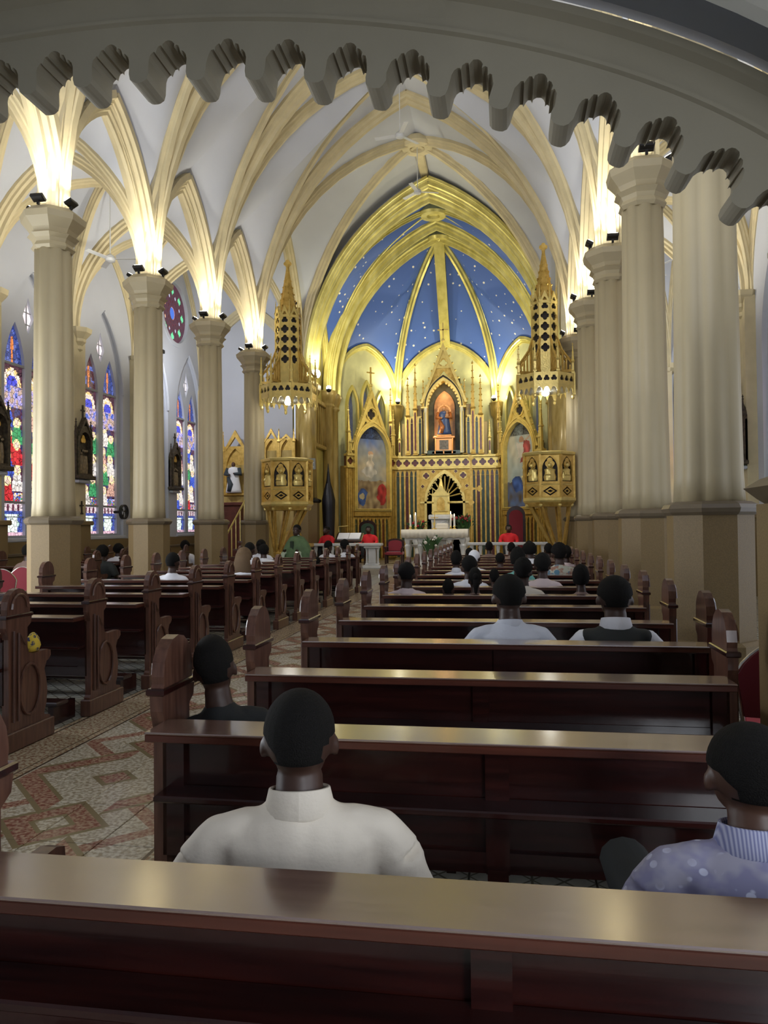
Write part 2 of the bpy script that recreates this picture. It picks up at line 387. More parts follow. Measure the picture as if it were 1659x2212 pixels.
def bay(xa, xb, y0, y1, zs, zc, zf_y, zf_x0, zf_x1, wm, rm, parent, wd=.42, dp=.26, sides=(1, 1, 1, 1), ring=True):
    """quadripartite bay. zf_y: crown of transverse arches, zf_x0/x1: crown of the arcade arches at xa/xb"""
    xm, ym = (xa+xb)/2, (y0+y1)/2; bm_ = MB(); n = 14
    for px, zf in ((xa, zf_x0), (xb, zf_x1)):
        for py in (y0, y1):
            D = arc3((px, py), (xm, ym), zs, zc, n); T = arc3((px, py), (xm, py), zs, zf_y, n); Fm = arc3((px, py), (px, ym), zs, zf, n)
            web(T, D, bm_); web(Fm, D, bm_)
            rib((px, py), (xm, ym), zs, zc, wd, dp, rm, parent)
    bm_.build('vault_web', wm, parent, smooth=True)
    if ring:
        MB().lathe((xm, ym, zc-.36), [(.22, .1), (.26, 0), (.5, .0), (.56, .1), (.5, .3), (.22, .3)], 20).build('boss', rm, parent, smooth=True)
for i in range(5):
    bay(WL, WR, YP[i], YP[i+1], ZCAP, ZRIDGE, ZRIDGE, ZARC, ZARC, white, cream, ceil, ring=False)
bay(WL, WR, YP[5], YP[6], ZCAP, ZRIDGE, ZRIDGE, 12.6, 12.6, white, cream, ceil)
for y in YP:
    if y < 28:
        for px in (WL, WR): rib((px, y), ((WL+WR)/2, y), ZCAP, ZRIDGE, .56, .30, cream, ceil, 'transverse_rib')
for i in range(6):
    ym = (YP[i]+YP[i+1])/2; zf = ZARC if i < 5 else 12.6
    for px in (WL, WR):
        for py in (YP[i], YP[i+1]):
            rib((px, py), (px, ym), ZCAP, zf, .5, .26, cream, ceil, 'arcade_rib')
            rib((px, py), (px, ym), ZCAP, zf-.14, .26, .24, cream, ceil, 'arcade_roll')
# ridge rib along the crossing
MB().box(-.29, .01, 25.8, 28, 14.5, 14.72, .04).build('ridge_rib', cream, ceil)
# aisles
for (xa, xb) in ((XWL, WL), (WR, XWR)):
    zx = [ZARC, ZARC]
    for i in range(6):
        zf = ZARC if i < 5 else 12.2
        bay(xa, xb, YP[i], YP[i+1], ZCAP, zf+.1, ZARC, zf, zf, white, cream, ceil, .24, .2, ring=False)
        ym = (YP[i]+YP[i+1])/2; xw = xa if xa == XWL else xb
        for py in (YP[i], YP[i+1]): rib((xw, py), (xw, ym), ZCAP, zf, .22, .2, cream, ceil, 'wall_rib')
    for y in YP:
        for px in (xa, xb): rib((px, y), ((xa+xb)/2, y), ZCAP, ZARC, .34, .26, cream, ceil, 'aisle_rib')
# ------------------------------------------------------------------ outer walls with windows
def sg_color(seed):
    rr = random.Random(seed); hue = [(.05, .10, .55), (.55, .03, .04), (.05, .30, .12), (.75, .70, .66), (.70, .42, .10), (.30, .16, .45), (.16, .28, .75), (.60, .35, .28)]
    figs = []
    for k in range(7):
        figs.append((.28+.44*(k % 2)+rr.uniform(-.1, .1), .20+.058*k+rr.uniform(-.01, .01), rr.choice([1, 0, 3, 3, 7, 2, 3, 0]), rr.uniform(.2, .3)))
    top = rr.choice([(.03, .05, .22), (.07, .025, .03)])
    def fn(u, v):
        # u 0..1 across, v 0..1 up
        j = noise.noise(Vector((u*5+seed, v*30, seed)))
        if v < .115:                      # base panel: pale shield on blue
            if abs(u-.5) < .30+.06*cos(v*120) and .015 < v < .10: c = (.80, .90, .84) if abs(u-.5) < .24 else (.45, .62, .60)
            else: c = (.06, .09, .35) if v > .012 else (.7, .45, .55)
            return c
        if v < .155:
            return (.70, .58, .62) if (u*4) % 1 > .45 or v > .145 else (.12, .03, .06)
        if v > .80:                       # dark top light
            if abs(u-.5) < .06 and v < .93: return (.65, .20, .05)
            return tuple(max(0, c+(.10*j if j > .15 else 0)*(1 if i == 2 else .4)) for i, c in enumerate(top)) if j < .25 else (.10, .14, .42)
        if v > .70:                       # white and gold canopy over a blue dome
            d = (u-.5)**2/.16+(v-.70)**2/.0055
            if d < .45: return (.06, .07, .62)
            if d < 1.25: return (.86, .72, .62) if j > -.1 else (.90, .62, .25)
            return (.08, .03, .05)
        if v > .60: return (.50, .36, .30) if j > 0 else ((.42, .36, .72) if j > -.28 else (.06, .12, .5))
        for (fx, fz, h, wd) in figs:      # saints: pale head with halo over a coloured robe
            if (u-fx)**2/.0130+(v-fz-.048)**2/.00024 < 1: return (.82, .60, .50)
            if (u-fx)**2/.036+(v-fz-.048)**2/.00060 < 1: return (.92, .80, .40)
            if abs(u-fx) < wd*(1-.4*(v-fz)/.05) and abs(v-fz) < .05: return tuple(max(.01, c*(1+.5*j)) for c in hue[h])
        return tuple(max(.01, c*(1+.8*j)) for c in hue[int(abs(j*37+u*3+v*21)) % 8]) if v < .2 else ((.09, .03, .06) if j > 0 else (.05, .05, .16))
    return fn
def painted(name, fn, x0, x1, z0, zs, z1, nx, ny, M, m, parent, y=0, curve=0):
    """grid panel whose top follows a pointed arch; colours per face corner"""
    bm_ = bmesh.new(); cl = bm_.loops.layers.float_color.new('Col'); a = (x1-x0)/2; rows = []
    H = z1-zs; Rr = (a*a+H*H)/(2*a) if H > 0 else 1
    for j in range(ny+1):
        z = z0+(z1-z0)*j/ny; hw = a
        if H > 0 and z > zs: hw = max(.002, a-(Rr-sqrt(max(0, Rr*Rr-(z-zs)**2))))
        rows.append([bm_.verts.new(M @ Vector((x0+a+hw*(2*i/nx-1), y, z))) for i in range(nx+1)])
        for i in range(nx+1): pass
    for j in range(ny):
        for i in range(nx):
            fc = bm_.faces.new((rows[j][i], rows[j][i+1], rows[j+1][i+1], rows[j+1][i]))
            co = (M.inverted() @ fc.calc_center_median()); c = fn((co.x-x0)/(x1-x0), (co.z-z0)/(z1-z0))
            for l in fc.loops: l[cl] = (*c, 1)
    me = bpy.data.meshes.new(name); bm_.to_mesh(me); bm_.free(); me.materials.append(m)
    o = bpy.data.objects.new(name, me); C.objects.link(o); o.parent = parent; return o
WC = 0
def window(side, yc, seed, label):
    """double lancet with a quatrefoil diamond above, in a pointed opening. local x runs along the wall"""
    global WC; WC += 1
    xw = XWL if side < 0 else XWR
    # local frame: front (-y) faces the nave
    Mx = XZ((xw, yc, 0), pi/2 if side < 0 else -pi/2)   # rz=+90: local -y -> +x
    wn = tag(bpy.data.objects.new('window_%d' % WC, None), label, 'window', kind='structure'); C.objects.link(wn)
    A, Bz = .33, 1.5
    b = MB(Mx)
    holes = [lancet(-.92, -.13, Bz+.06, 5.5, 6.75), lancet(.13, .92, Bz+.06, 5.5, 6.75), [(0, 6.55), (.22, 6.98), (0, 7.48), (-.22, 6.98)]]
    b.plate([lancet(-1.1, 1.1, Bz, 5.8, 8.1)]+holes, .12, .24); b.build('window_frame', white, wn)
    b = MB(Mx)
    for L in ([(-1.1, 5.8)]+[(-1.1+p, 5.8+q) for p, q in parc(1.1, 2.3)], [(1.1-p, 5.8+q) for p, q in parc(1.1, 2.3)][::-1]):
        pts = [Vector((x, -.0, z)) for x, z in L]; b.tube(pts, .045, 6)
    b.build('hood_mould', white, wn, smooth=True)
    for k, (x0, x1) in enumerate(((-.92, -.13), (.13, .92))):
        painted('pane', sg_color(seed*10+k), x0, x1, Bz+.06, 5.5, 6.75, 20, 130, Mx, glass_m, wn, .2)
        b = MB(Mx)
        for z in (Bz+.06+5.19*.155, Bz+.06+5.19*.80): b.box(x0, x1, .13, .19, z-.03, z+.03)
        b.box(x0, x1, .15, .19, 2.0, 2.02); b.build('transom', mat('grey_lead', (.35, .36, .38), .5), wn)
    dm = MB(Mx); q = [dm.V((x, .2, z)) for x, z in [(0, 6.55), (.22, 6.98), (0, 7.48), (-.22, 6.98)]]; dm.F(q)
    dm.build('diamond_pane', mat('bright_glass', (.8, .75, .7), .3, var=.9, vscale=9, emit=(.85, .80, .85), estr=.9, col2=(.5, .15, .1)), wn)
    b = MB(Mx)
    for z in (6.8, 7.1): b.box(-.16, .16, .16, .19, z, z+.02)
    b.box(-.01, .01, .16, .19, 6.56, 7.40); b.build('glazing_bar', mat('grey_lead', (.35, .36, .38)), wn)
    b = MB(Mx); b.box(-1.16, 1.16, -.06, .22, Bz-.1, Bz, .02); b.build('window_sill', white, wn)
WINS = [13.77, 17.31, 20.55, 24.0, 27.15]
WINL = [13.75, 17.35, 20.8, 24.0, 26.9]
for side, xw, nm in ((-1, XWL, 'wall_left'), (1, XWR, 'wall_right')):
    wl = thing(nm, ('white plastered aisle wall with tan dado, beyond the left pillars' if side < 0 else 'white plastered aisle wall beyond the right row of pillars'), 'wall', kind='structure')
    Mx = XZ((xw, 0, 0), pi/2 if side < 0 else -pi/2); sg = 1 if side < 0 else -1
    ys = [sg*y for y in (WINL if side < 0 else WINS)]
    b = MB(Mx); lo, hi = sorted((sg*-3, sg*28.2))
    holes = [lancet(y-1.1, y+1.1, 1.5, 5.8, 8.1) for y in ys]
    if side < 0: holes.append(circ(25.75, 9.4, 1.12, 40))
    FILL_OPENINGS = (-.8, 3.0, 6.7, 10.25)  # openings added in the side walls to let fill light in
    holes += [lancet(sg*y-1.25, sg*y+1.25, .02, 2.9, 4.6) for y in FILL_OPENINGS]
    b.plate([rectl(lo, hi, 0, 14)]+holes, 0, .3); b.build('plaster', white, wl)
    for y in FILL_OPENINGS:
        b = MB(Mx); b.plate([lancet(sg*y-1.42, sg*y+1.42, .0, 2.9, 4.85), lancet(sg*y-1.25, sg*y+1.25, .01, 2.9, 4.6)], -.06, .02); b.build('fill_opening_moulding', cream, wl)
        lamp('side_fill', 'AREA', (xw-sg*.35, y, 2.3), P_AISLE*(.62*(.35 + .22*FILL_OPENINGS.index(y)) if side < 0 else (.22, .06, .03, .03)[FILL_OPENINGS.index(y)]), (.90, .95, 1), (0, y+1.5, 1.6), 2.4, sizey=4.4)  # added area fill behind each opening, brightens pews and floor
    edges = sorted([lo, hi]+[sg*y+e for y in FILL_OPENINGS for e in (-1.25, 1.25)])
    b = MB(Mx); c = MB(Mx)
    for e0, e1 in zip(edges[::2], edges[1::2]): b.box(e0, e1, -.05, -.001, 0, 1.40); c.box(e0, e1, -.09, -.002, 1.05, 1.13, .015)
    b.build('dado', dado, wl); c.build('dado_rail', dadocap, wl)
    for y in YP:
        yy = sg*y; b = MB(Mx)
        b.box(yy-.28, yy+.28, -.24, 0, 1.9, 7.0); b.build('pilaster', cream, wl)
        b = MB(Mx); b.box(yy-.36, yy+.36, -.34, 0, 0, 1.8); b.box(yy-.42, yy+.42, -.40, 0, 1.8, 1.92, .02); b.build('pilaster_base', dado, wl)
        b = MB(Mx); b.lathe((yy, -.2, 6.5), [(.04, 0), (.12, .06), (.10, .16), (.2, .26), (.2, .34), (.34, .5), (.36, .62)], 8, pi/8); b.build('corbel', cream, wl)
    for k, y in enumerate(WINL if side < 0 else WINS):
        window(side, y, 3+k+(20 if side > 0 else 0), '%s stained glass lancet pair in the %s aisle wall' % (ORD[k], 'left' if side < 0 else 'right'))
# rose window in the left transept
rw = tag(bpy.data.objects.new('window_%d' % (WC+1), None), 'round rose window of red and green glass above the far left lancets', 'window', kind='structure'); C.objects.link(rw)
Mx = XZ((XWL, 25.75, 9.4), pi/2)
MB(Mx).plate([circ(0, 0, 1.22, 40), circ(0, 0, 1.06, 40)], -.03, .28).build('window_frame', white, rw)
holes = [foil(4, .82*cos(a*pi/4), .82*sin(a*pi/4), .17) for a in range(8)]+[circ(.42*cos(a*pi/6), .42*sin(a*pi/6), .05, 8) for a in range(12)]+[circ(0, 0, .24, 12)]+[circ(.63*cos((a+.5)*pi/4), .63*sin((a+.5)*pi/4), .09, 6) for a in range(8)]
MB(Mx).plate([circ(0, 0, 1.08, 40)]+holes, .10, .14).build('tracery', mat('rose_dark_glass', (.10, .035, .05), .4, var=.6, vscale=9, emit=(.10, .03, .06), estr=.5), rw)
for a in range(8):
    MB(Mx).plate([circ(.82*cos(a*pi/4), .82*sin(a*pi/4), .18, 12)], .15, .16).build('pane', mat('green_glass', (.1, .5, .25), .3, emit=(.16, .75, .36), estr=.8), rw)
MB(Mx).plate([circ(0, 0, .56, 24)], .15, .16).build('pane', mat('amber_glass', (.6, .3, .1), .3, emit=(.8, .42, .16), estr=.9), rw)
MB(Mx).plate([circ(0, 0, .22, 20)], .142, .149).build('pane', mat('blue_glass', (.05, .12, .6), .3, emit=(.05, .16, .6), estr=.8), rw)
# east walls of the aisles (facing the camera), back wall, wall above the gallery
we = thing('wall_east', 'plain white wall closing the aisles beside the sanctuary', 'wall', kind='structure')
MB().box(XWL, -5.30, 28.05, 28.3, 0, 14).box(5.12, XWR, 28.05, 28.3, 0, 14).build('plaster', white, we)
MB().box(XWL, -5.30, 28.0, 28.049, 0, 1.5).box(5.12, XWR, 28.0, 28.049, 0, 1.5).build('dado', dado, we)
wb = thing('wall_back', 'plain west wall behind the camera', 'wall', kind='structure')
MB().box(-9, 9, -3.3, -3.0, 0, 5.2).build('plaster', white, wb)
# ------------------------------------------------------------------ columns
def col_parts(parent, tall=True, hide=False, mshaft=shaft_m, mped=dado):
    b = MB(); b.lathe((0, 0, 0), [(.52, 0), (.52, .47), (.46, .5)], 8, pi/8); b.build('plinth', mped, parent)
    b = MB(); b.lathe((0, 0, .5), [(.43, 0), (.43, 1.30)], 8, pi/8); b.build('pedestal', mped, parent)
    b = MB(); b.lathe((0, 0, 1.78), [(.44, 0), (.47, .03), (.485, .07), (.46, .11), (.40, .14)], 8, pi/8); b.build('pedestal_cap', dadocap, parent)
    b = MB(); b.lathe((0, 0, 1.90), [(.345, 0), (.33, .3), (.315, 1.5), (.29, 4.55)], 64, 0, .12, 8); b.build('shaft', mshaft, parent, smooth='all')
    b = MB(); b.lathe((0, 0, 6.44), [(.31, 0), (.36, .05), (.32, .12), (.35, .18), (.42, .24), (.36, .27), (.40, .34), (.52, .48), (.54, .58), (.47, .63), (.42, .68)], 8, pi/8); b.build('capital', mshaft, parent)
col0 = None
def flood(x, y, rz, label):
    """small floodlight on a bracket, glass tilted up toward the ribs"""
    t = thing('floodlight', label, 'floodlight', (x, y, ZCAP), rz, 'floodlights on the capitals')
    b = MB(); b.box(-.02, .02, -.02, .02, 0, .07); b.box(-.09, .09, -.012, .012, .06, .075); b.build('bracket', blackm, t)
    b = MB(Matrix.Translation((0, 0, .12)) @ Matrix.Rotation(-.5, 4, 'X')); b.box(-.11, .11, -.07, .07, -.05, .03, .015); b.build('housing', blackm, t)
    b = MB(Matrix.Translation((0, 0, .12)) @ Matrix.Rotation(-.5, 4, 'X')); b.box(-.09, .09, -.055, .055, .028, .036); b.build('lens', lampm, t)
    return t
for side, W in ((-1, WL), (1, WR)):
    for i, y in enumerate(YP[1:6]):
        far = ['tall cream column behind the scalloped arch', 'tall cream fluted column', 'tall cream fluted column', 'tall cream fluted column', 'tall cream fluted column beside the pulpit'][i]
        lab = '%s, %s from the camera in the %s row' % (far, ORD[i], 'left' if side < 0 else 'right')
        if col0 is None: t = thing('column', lab, 'column', (W, y, 0), group='nave columns', kind='thing'); col_parts(t); col0 = t
        else: t = dup(col0, (W, y, 0), 0, lab)
        # floods: one lights the nave ribs, one the arcade ribs, one the aisle
        s = -side
        for k, (dx, dy, rz, ax, ay, P) in enumerate(((s*.40, -.12, 0, 1.0, .25, 1.0), (.0, -.43, 0, 0, 0, .8), (-s*.40, .05, 0, 1, 0, 1.5))):
            if i == 0 and k: continue
            flood(W+dx, y+dy, {0: s*pi/2*-1, 1: pi, 2: s*pi/2}[k]+pi, 'small black floodlight on the capital of the %s %s column, %s side' % (ORD[i], 'left' if side < 0 else 'right', ['nave', 'near', 'aisle'][k]))
            tx, ty = W+dx*1.15, y+dy*1.15
            aim = {0: (W+s*1.1, y, 11), 1: (W+s*.1, y+.1, 9.5), 2: (W-s*2.6, y+.4, 8.6)}[k]
            lamp('floodlight_beam', 'SPOT', (tx, ty, ZCAP+.2), P_FLOOD*P, (1, .95, .82), aim, .05, 2.0, .9)
# ------------------------------------------------------------------ gallery piers and scalloped arch
for side in (-1, 1):
    t = thing('pier', 'massive beige gallery pier on a tan pedestal at the %s edge' % ('right' if side > 0 else 'left'), 'pier', (side*4.76, 3.86, 0), kind='thing')
    b = MB(); b.box(-.88, .88, -.78, .78, 0, .48, .03); b.build('plinth', dado, t)
    b = MB(); b.box(-.79, .79, -.64, .64, .48, 1.8); b.build('pedestal', dado, t)
    b = MB(); b.lathe((0, 0, 1.8), [(1.05, 0), (1.10, .03), (1.18, .09), (1.08, .14), (.97, .17)], 4, pi/4, sq=(1, .86)); b.build('pedestal_cap', dadocap, t)
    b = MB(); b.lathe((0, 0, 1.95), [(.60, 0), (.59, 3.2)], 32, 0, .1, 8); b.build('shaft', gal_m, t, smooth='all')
ga = thing('gallery_arch', 'dark beige scalloped arch hanging across the top of the view', 'arch', kind='thing')
def ell(a, b_, z0, s): return Vector((.12+a*cos(s), 0, z0+b_*sin(s)))
def gallery_outline():
    a, bb, z0 = 4.4, 2.08, 2.45; N = 1500; pts = []; S = 0; prev = None; per = .362
    samp = []
    for i in range(N+1):
        th = .16+(pi-.32)*i/N; p = ell(a, bb, z0, th)
        if prev is not None: S += (p-prev).length
        prev = p; samp.append((S, th))
    tot = S; n = round(tot/per); per = tot/n
    shape = [(-.49, .0), (-.44, .006), (-.405, .022), (-.395, .045), (-.37, .030), (-.33, .034), (-.30, .052), (-.288, .082), (-.265, .068), (-.235, .072), (-.20, .09), (-.175, .12), (-.165, .16), (-.172, .205), (-.145, .24), (-.09, .258), (-.03, .262)]
    full = shape+[(-u, v) for u, v in shape[::-1]]
    full = [((u)*per, v) for u, v in full]
    out = []; k = 0
    for c in range(n):
        for u, v in full:
            s = (c+.5)*per+u
            while k < N and samp[k][0] < s: k += 1
            while k > 0 and samp[k][0] > s+1e-4: k -= 1
            th = samp[k][1]; p = ell(a, bb, z0, th); nrm = Vector((-cos(th)/a, 0, -sin(th)/bb)).normalized()
            q = p+nrm*(v*.92-.06); out.append((q.x, q.z))
    return out
low = gallery_outline(); up_ = [(.12+4.92*cos(th), 2.45+2.54*sin(th)) for th in [.1+(pi-.2)*i/60 for i in range(61)]]
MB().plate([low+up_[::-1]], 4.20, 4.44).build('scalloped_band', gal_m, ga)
# beads on the face
for (a, bb, w_, d) in ((4.64, 2.26, .04, .025), (4.87, 2.48, .09, .05)):
    b = MB(); b.sweep([Vector((.12+a*cos(t_), 4.20, 2.45+bb*sin(t_))) for t_ in [.1+(pi-.2)*i/80 for i in range(81)]], (0, 1, 0), [(0, -w_/2), (-d, -w_/4), (-d, w_/4), (0, w_/2)]); b.build('bead', gal_m, ga, smooth=True)
gv = thing('ceiling_gallery', 'pale blue grey underside of the gallery above the camera', 'ceiling', kind='structure')
b = MB(); g = [[b.V((.12+5.25*cos(t_), y, 2.45+2.95*sin(t_))) for t_ in [.0+pi*i/48 for i in range(49)]] for y in (4.42, 3, 1, -3)]
for A_, B_ in zip(g, g[1:]):
    for i in range(48): b.F((A_[i], A_[i+1], B_[i+1], B_[i]))
b.build('soffit', white, gv, smooth=True)
MB().plate([[(-9, 0.0), (-5.2, 0.0)]+[(.12+5.08*cos(pi-t_), 2.45+2.7*sin(t_)) for t_ in [pi*i/48 for i in range(49)]]+[(5.3, 0), (9, 0), (9, 5.6), (-9, 5.6)]], 4.34, 4.42).build('spandrel', white, gv)
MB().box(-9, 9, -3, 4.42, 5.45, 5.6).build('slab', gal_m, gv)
b = MB(); a, bb = 4.90, 2.62
b.sweep([Vector((.12+a*cos(t_), 3.45, 2.45+bb*sin(t_))) for t_ in [pi*i/60 for i in range(61)]], (0, 1, 0), [(-.45, -.3), (-.45, 0), (-.38, .08), (-.28, .03), (-.2, .14), (0, .19), (.2, .14), (.28, .03), (.38, .08), (.45, 0), (.45, -.3)], inward=-1)
b.build('gallery_rib', mat('light_grey_plaster', (.6, .6, .56), .65), gv, smooth=True)
# ------------------------------------------------------------------ sanctuary shell
sv = thing('ceiling_sanctuary', 'deep blue starred sanctuary vault with gilded ribs', 'ceiling', kind='structure')
XS = 4.62; Y0, Y1, Y2 = 28.0, 31.0, 31.9; ZS, ZC = 7.3, 14.15
bay(-XS, XS, Y0+.25, Y1, ZS, ZC, ZC, 10.6, 10.6, bluem, goldrib, sv, .26, .2)
for sx in (-XS, XS):
    for (y, wd, dp, zc) in ((Y0, .55, .40, 14.05), (Y0-.26, .34, .26, 14.2), (Y0-.42, .2, .12, 14.35), (Y1, .45, .38, ZC), (Y1-.24, .26, .2, ZC+.12)):
        rib((sx, y), (0, y), ZS, zc, wd, dp, goldrib, sv, 'gilded_arch', 18)
    rib((sx, Y0+.25), (sx, (Y0+.25+Y1)/2), ZS, 10.6, .3, .2, goldrib, sv, 'gilded_arch'); rib((sx, Y1), (sx, (Y0+.25+Y1)/2), ZS, 10.6, .3, .2, goldrib, sv, 'gilded_arch')
# white gable wall above the first gilded arch
A = parc(XS+.12, ZC-ZS, 18); B = parc(4.86, ZRIDGE+.1-ZCAP, 18)
MB().plate([[(-XS-.12+p, ZS+q) for p, q in A]+[(XS+.12-p, ZS+q) for p, q in A[:-1][::-1]]+[(6, 6.5), (6, 15.5), (-6, 15.5), (-6, 6.5)]], Y0-.02, Y0+.1).build('gable_wall', white, sv)
HUB = (0, 32.1); cor = [(-XS, Y2), (-2.35, 35.5), (2.35, 35.5), (XS, Y2)]; ZA = 14.1
b = MB(); bp = MB()
for (p, q), zf in (((cor[0], cor[1]), 9.8), ((cor[1], cor[2]), 10.2), ((cor[2], cor[3]), 9.8), ):
    m_ = ((p[0]+q[0])/2, (p[1]+q[1])/2)
    for c in (p, q):
        web(arc3(c, m_, ZS, zf, 14), arc3(c, HUB, ZS, ZA, 14), b)
        rib(c, m_, ZS, zf, .34, .22, goldrib, sv, 'wall_rib')
    # back wall of the facet with its pointed head
    d = Vector((q[0]-p[0], q[1]-p[1])); L_ = d.length; rz = atan2(d.y, d.x)
    Mx = XZ((m_[0], m_[1], 0), rz); h = L_/2
    A = parc(h, zf-ZS, 12); loop = [(-h, .2), (-h, ZS)]+[(-h+x, ZS+z) for x, z in A[1:]]+[(h-x, ZS+z) for x, z in A[:-1][::-1]]+[(h, .2)]
    holes = [lancet(x-.27, x+.27, 5.0, 6.9+t_, 7.7+t_) for x, t_ in ((-.95, 0), (0, .35), (.95, 0))] if zf < 10 else []
    MB(Mx).plate([loop]+holes, 0, .25).build('apse_wall', pearl, sv)
    if holes:
        for x, t_ in ((-.95, 0), (0, .35), (.95, 0)):
            MB(Mx).plate([lancet(x-.27, x+.27, 5.0, 6.9+t_, 7.7+t_)], .18, .22).build('lancet_pane', mat('grey_blue_glass', (.10, .11, .15), .3, var=.5, vscale=5, emit=(.10, .11, .16), estr=.35), sv)
            o = MB(Mx); o.plate([lancet(x-.40, x+.40, 5.0, 6.9+t_, 7.92+t_), lancet(x-.28, x+.28, 4.9, 6.9+t_, 7.72+t_)], -.10, .02); o.build('lancet_frame', goldrib, sv)
web(arc3(cor[0], (0, Y1), ZS, ZC, 14), arc3(cor[0], HUB, ZS, ZA, 14), b); web(arc3(cor[3], (0, Y1), ZS, ZC, 14), arc3(cor[3], HUB, ZS, ZA, 14), b)
b.build('apse_web', bluem, sv, smooth=True)
for c in cor: rib(c, HUB, ZS, ZA, .40, .40, goldrib, sv, 'apse_rib', 16)
rb = MB(); rb.sweep([Vector((0, 35.5, 10.2)), Vector((0, 33.8, 12.15)), Vector((0, 32.1, 14.1))], (1, 0, 0), [(-.22, -.3), (-.22, .14), (-.08, .26), (.08, .26), (.22, .14), (.22, -.3)], inward=1); rb.sweep([Vector((0, 35.5, 10.2)), Vector((0, 33.8, 12.15)), Vector((0, 32.1, 14.1))], (1, 0, 0), [(-.22, -.3), (-.22, .14), (-.08, .26), (.08, .26), (.22, .14), (.22, -.3)], inward=-1)
rb.build('ridge_rib', goldrib, sv)
MB().lathe((0, 32.1, 13.72), [(.15, .1), (.2, 0), (.42, 0), (.5, .12), (.4, .3)], 16).build('boss', goldrib, sv, smooth=True)
wsn = thing('wall_sanctuary', 'ochre marbled side walls and piers of the sanctuary', 'wall', kind='structure')
for s in (-1, 1):
    b = MB(); b.box(min(s*4.8, s*5.1), max(s*4.8, s*5.35), 28.3, Y2+.2, 0, 11); b.build('side_wall', goldrib, wsn)
    b = MB()
    for k in range(9): b.box(min(s*4.70, s*4.8), max(s*4.70, s*4.8), 28.6+.35*k, 28.72+.35*k, 5.0, 6.6, .02)
    b.box(min(s*4.62, s*4.8), max(s*4.62, s*4.8), 28.4, 31.9, 4.85, 5.0, .02); b.box(min(s*4.62, s*4.8), max(s*4.62, s*4.8), 28.4, 31.9, 6.6, 6.78, .02)
    b.build('gallery_balustrade', goldmarb, wsn)
    for y in (31.0, Y2+.1):
        b = MB(); b.lathe((s*4.62, y, 0), [(.22, .2), (.22, 6.6), (.3, 6.7), (.26, 6.8), (.36, 7.1), (.4, 7.2), (.36, 7.35)], 12); b.build('wall_shaft', goldmarb, wsn, smooth=True)
for s, x in ((-1, -4.78), (1, 4.6)):
    t = thing('marbled_column', 'ochre marbled column at the %s side of the sanctuary arch' % ('left' if s < 0 else 'right'), 'column', (x, 28, 0), kind='thing')
    b = MB(); b.lathe((0, 0, 0), [(.5, 0), (.5, 2.6)], 8, pi/8); b.build('pedestal', dado, t)
    b = MB(); b.lathe((0, 0, 2.6), [(.52, 0), (.58, .05), (.58, .12), (.42, .18)], 8, pi/8); b.build('pedestal_cap', blackm, t)
    b = MB(); b.lathe((0, 0, 2.75), [(.40, 0), (.37, 3.6)], 40, 0, .12, 8); b.build('shaft', goldmarb, t, smooth='all')
    b = MB(); b.lathe((0, 0, 6.35), [(.38, 0), (.44, .06), (.38, .14), (.5, .34), (.58, .5), (.6, .7), (.5, .8)], 8, pi/8); b.build('capital', goldmarb, t)
for s in (-1, 1):
    for (x, y) in ((s*2.35, 35.35),):
        b = MB(); b.lathe((x, y, 0), [(.2, .2), (.2, 6.6), (.3, 6.75), (.34, 7.1), (.38, 7.3), (.2, 7.4)], 12); b.build('wall_shaft', goldmarb, wsn, smooth=True)
# ------------------------------------------------------------------ reredos
def niche_frame(b, cx, x, z0, zs, zt, w_, y0, y1):
    b.plate([lancet(cx-x-w_, cx+x+w_, z0, zs, zt+w_*1.8), lancet(cx-x, cx+x, z0-.01 if False else z0+.001, zs, zt)], y0, y1)
def cusps(b, cx, x, zs, zt, y0, y1, n=8, r=.06):
    A = parc(x, zt-zs, n)
    for (p, q) in A[1:-1]:
        for s in (-1, 1): b.plate([circ(cx+s*(x-p), zs+q, r, 8)], y0, y1)
def colonnade(b, rb_, gb_, x0, x1, z0, z1, n, y=0, cusp=True):
    """gilt colonnettes with pointed heads over marble strips"""
    st = (x1-x0)/n
    for i in range(n+1): b.box(x0+i*st-.035, x0+i*st+.035, y-.10, y+.02, z0, z1, .012)
    for i in range(n):
        (rb_ if i % 3 == 1 else gb_).box(x0+i*st+.03, x0+(i+1)*st-.03, y-.01, y+.02, z0, z1)
        if cusp: b.plate([rectl(x0+i*st+.02, x0+(i+1)*st-.02, z1-.30, z1), lancet(x0+i*st+.045, x0+(i+1)*st-.045, z1-.31, z1-.22, z1-.06)], y-.07, y)
rd = thing('reredos', 'towering gilded gothic altarpiece with niches, pinnacles and marble strips', 'altarpiece', (0, 34, 0))
def RP(name, b, m=gold, parent=rd, **k): return b.build(name, m, parent, **k)
b = MB(); b.box(-2.62, 2.62, 0, .5, .2, 4.25); RP('core', b, goldmarb)
b = MB(); r_b = MB(); g_b = MB()
for (x0, x1, n) in ((-2.6, -1.18, 7), (1.18, 2.6, 7)): colonnade(b, r_b, g_b, x0, x1, .3, 4.22, n)
for x in (-2.6, -1.18, 1.18, 2.6): b.box(x-.07, x+.07, -.16, 0, .2, 4.25, .02)
RP('colonnette_screen', b, kind='stuff'); RP('red_strips', r_b, redm, kind='stuff'); RP('green_strips', g_b, greenm, kind='stuff')
b = MB(); b.plate([rectl(-1.15, 1.15, .3, 4.25), lancet(-.82, .82, .301, 2.75, 4.02)], -.12, .02)
RP('niche_arch', b, gold)
b = MB(); niche_frame(b, 0, .80, .3, 2.75, 4.0, .10, -.20, -.12); cusps(b, 0, .80, 2.75, 4.0, -.12, -.04, 10, .055); b.box(-1.1, 1.1, -.2, -.1, 2.68, 2.78, .01)
RP('niche_moulding', b, goldb)
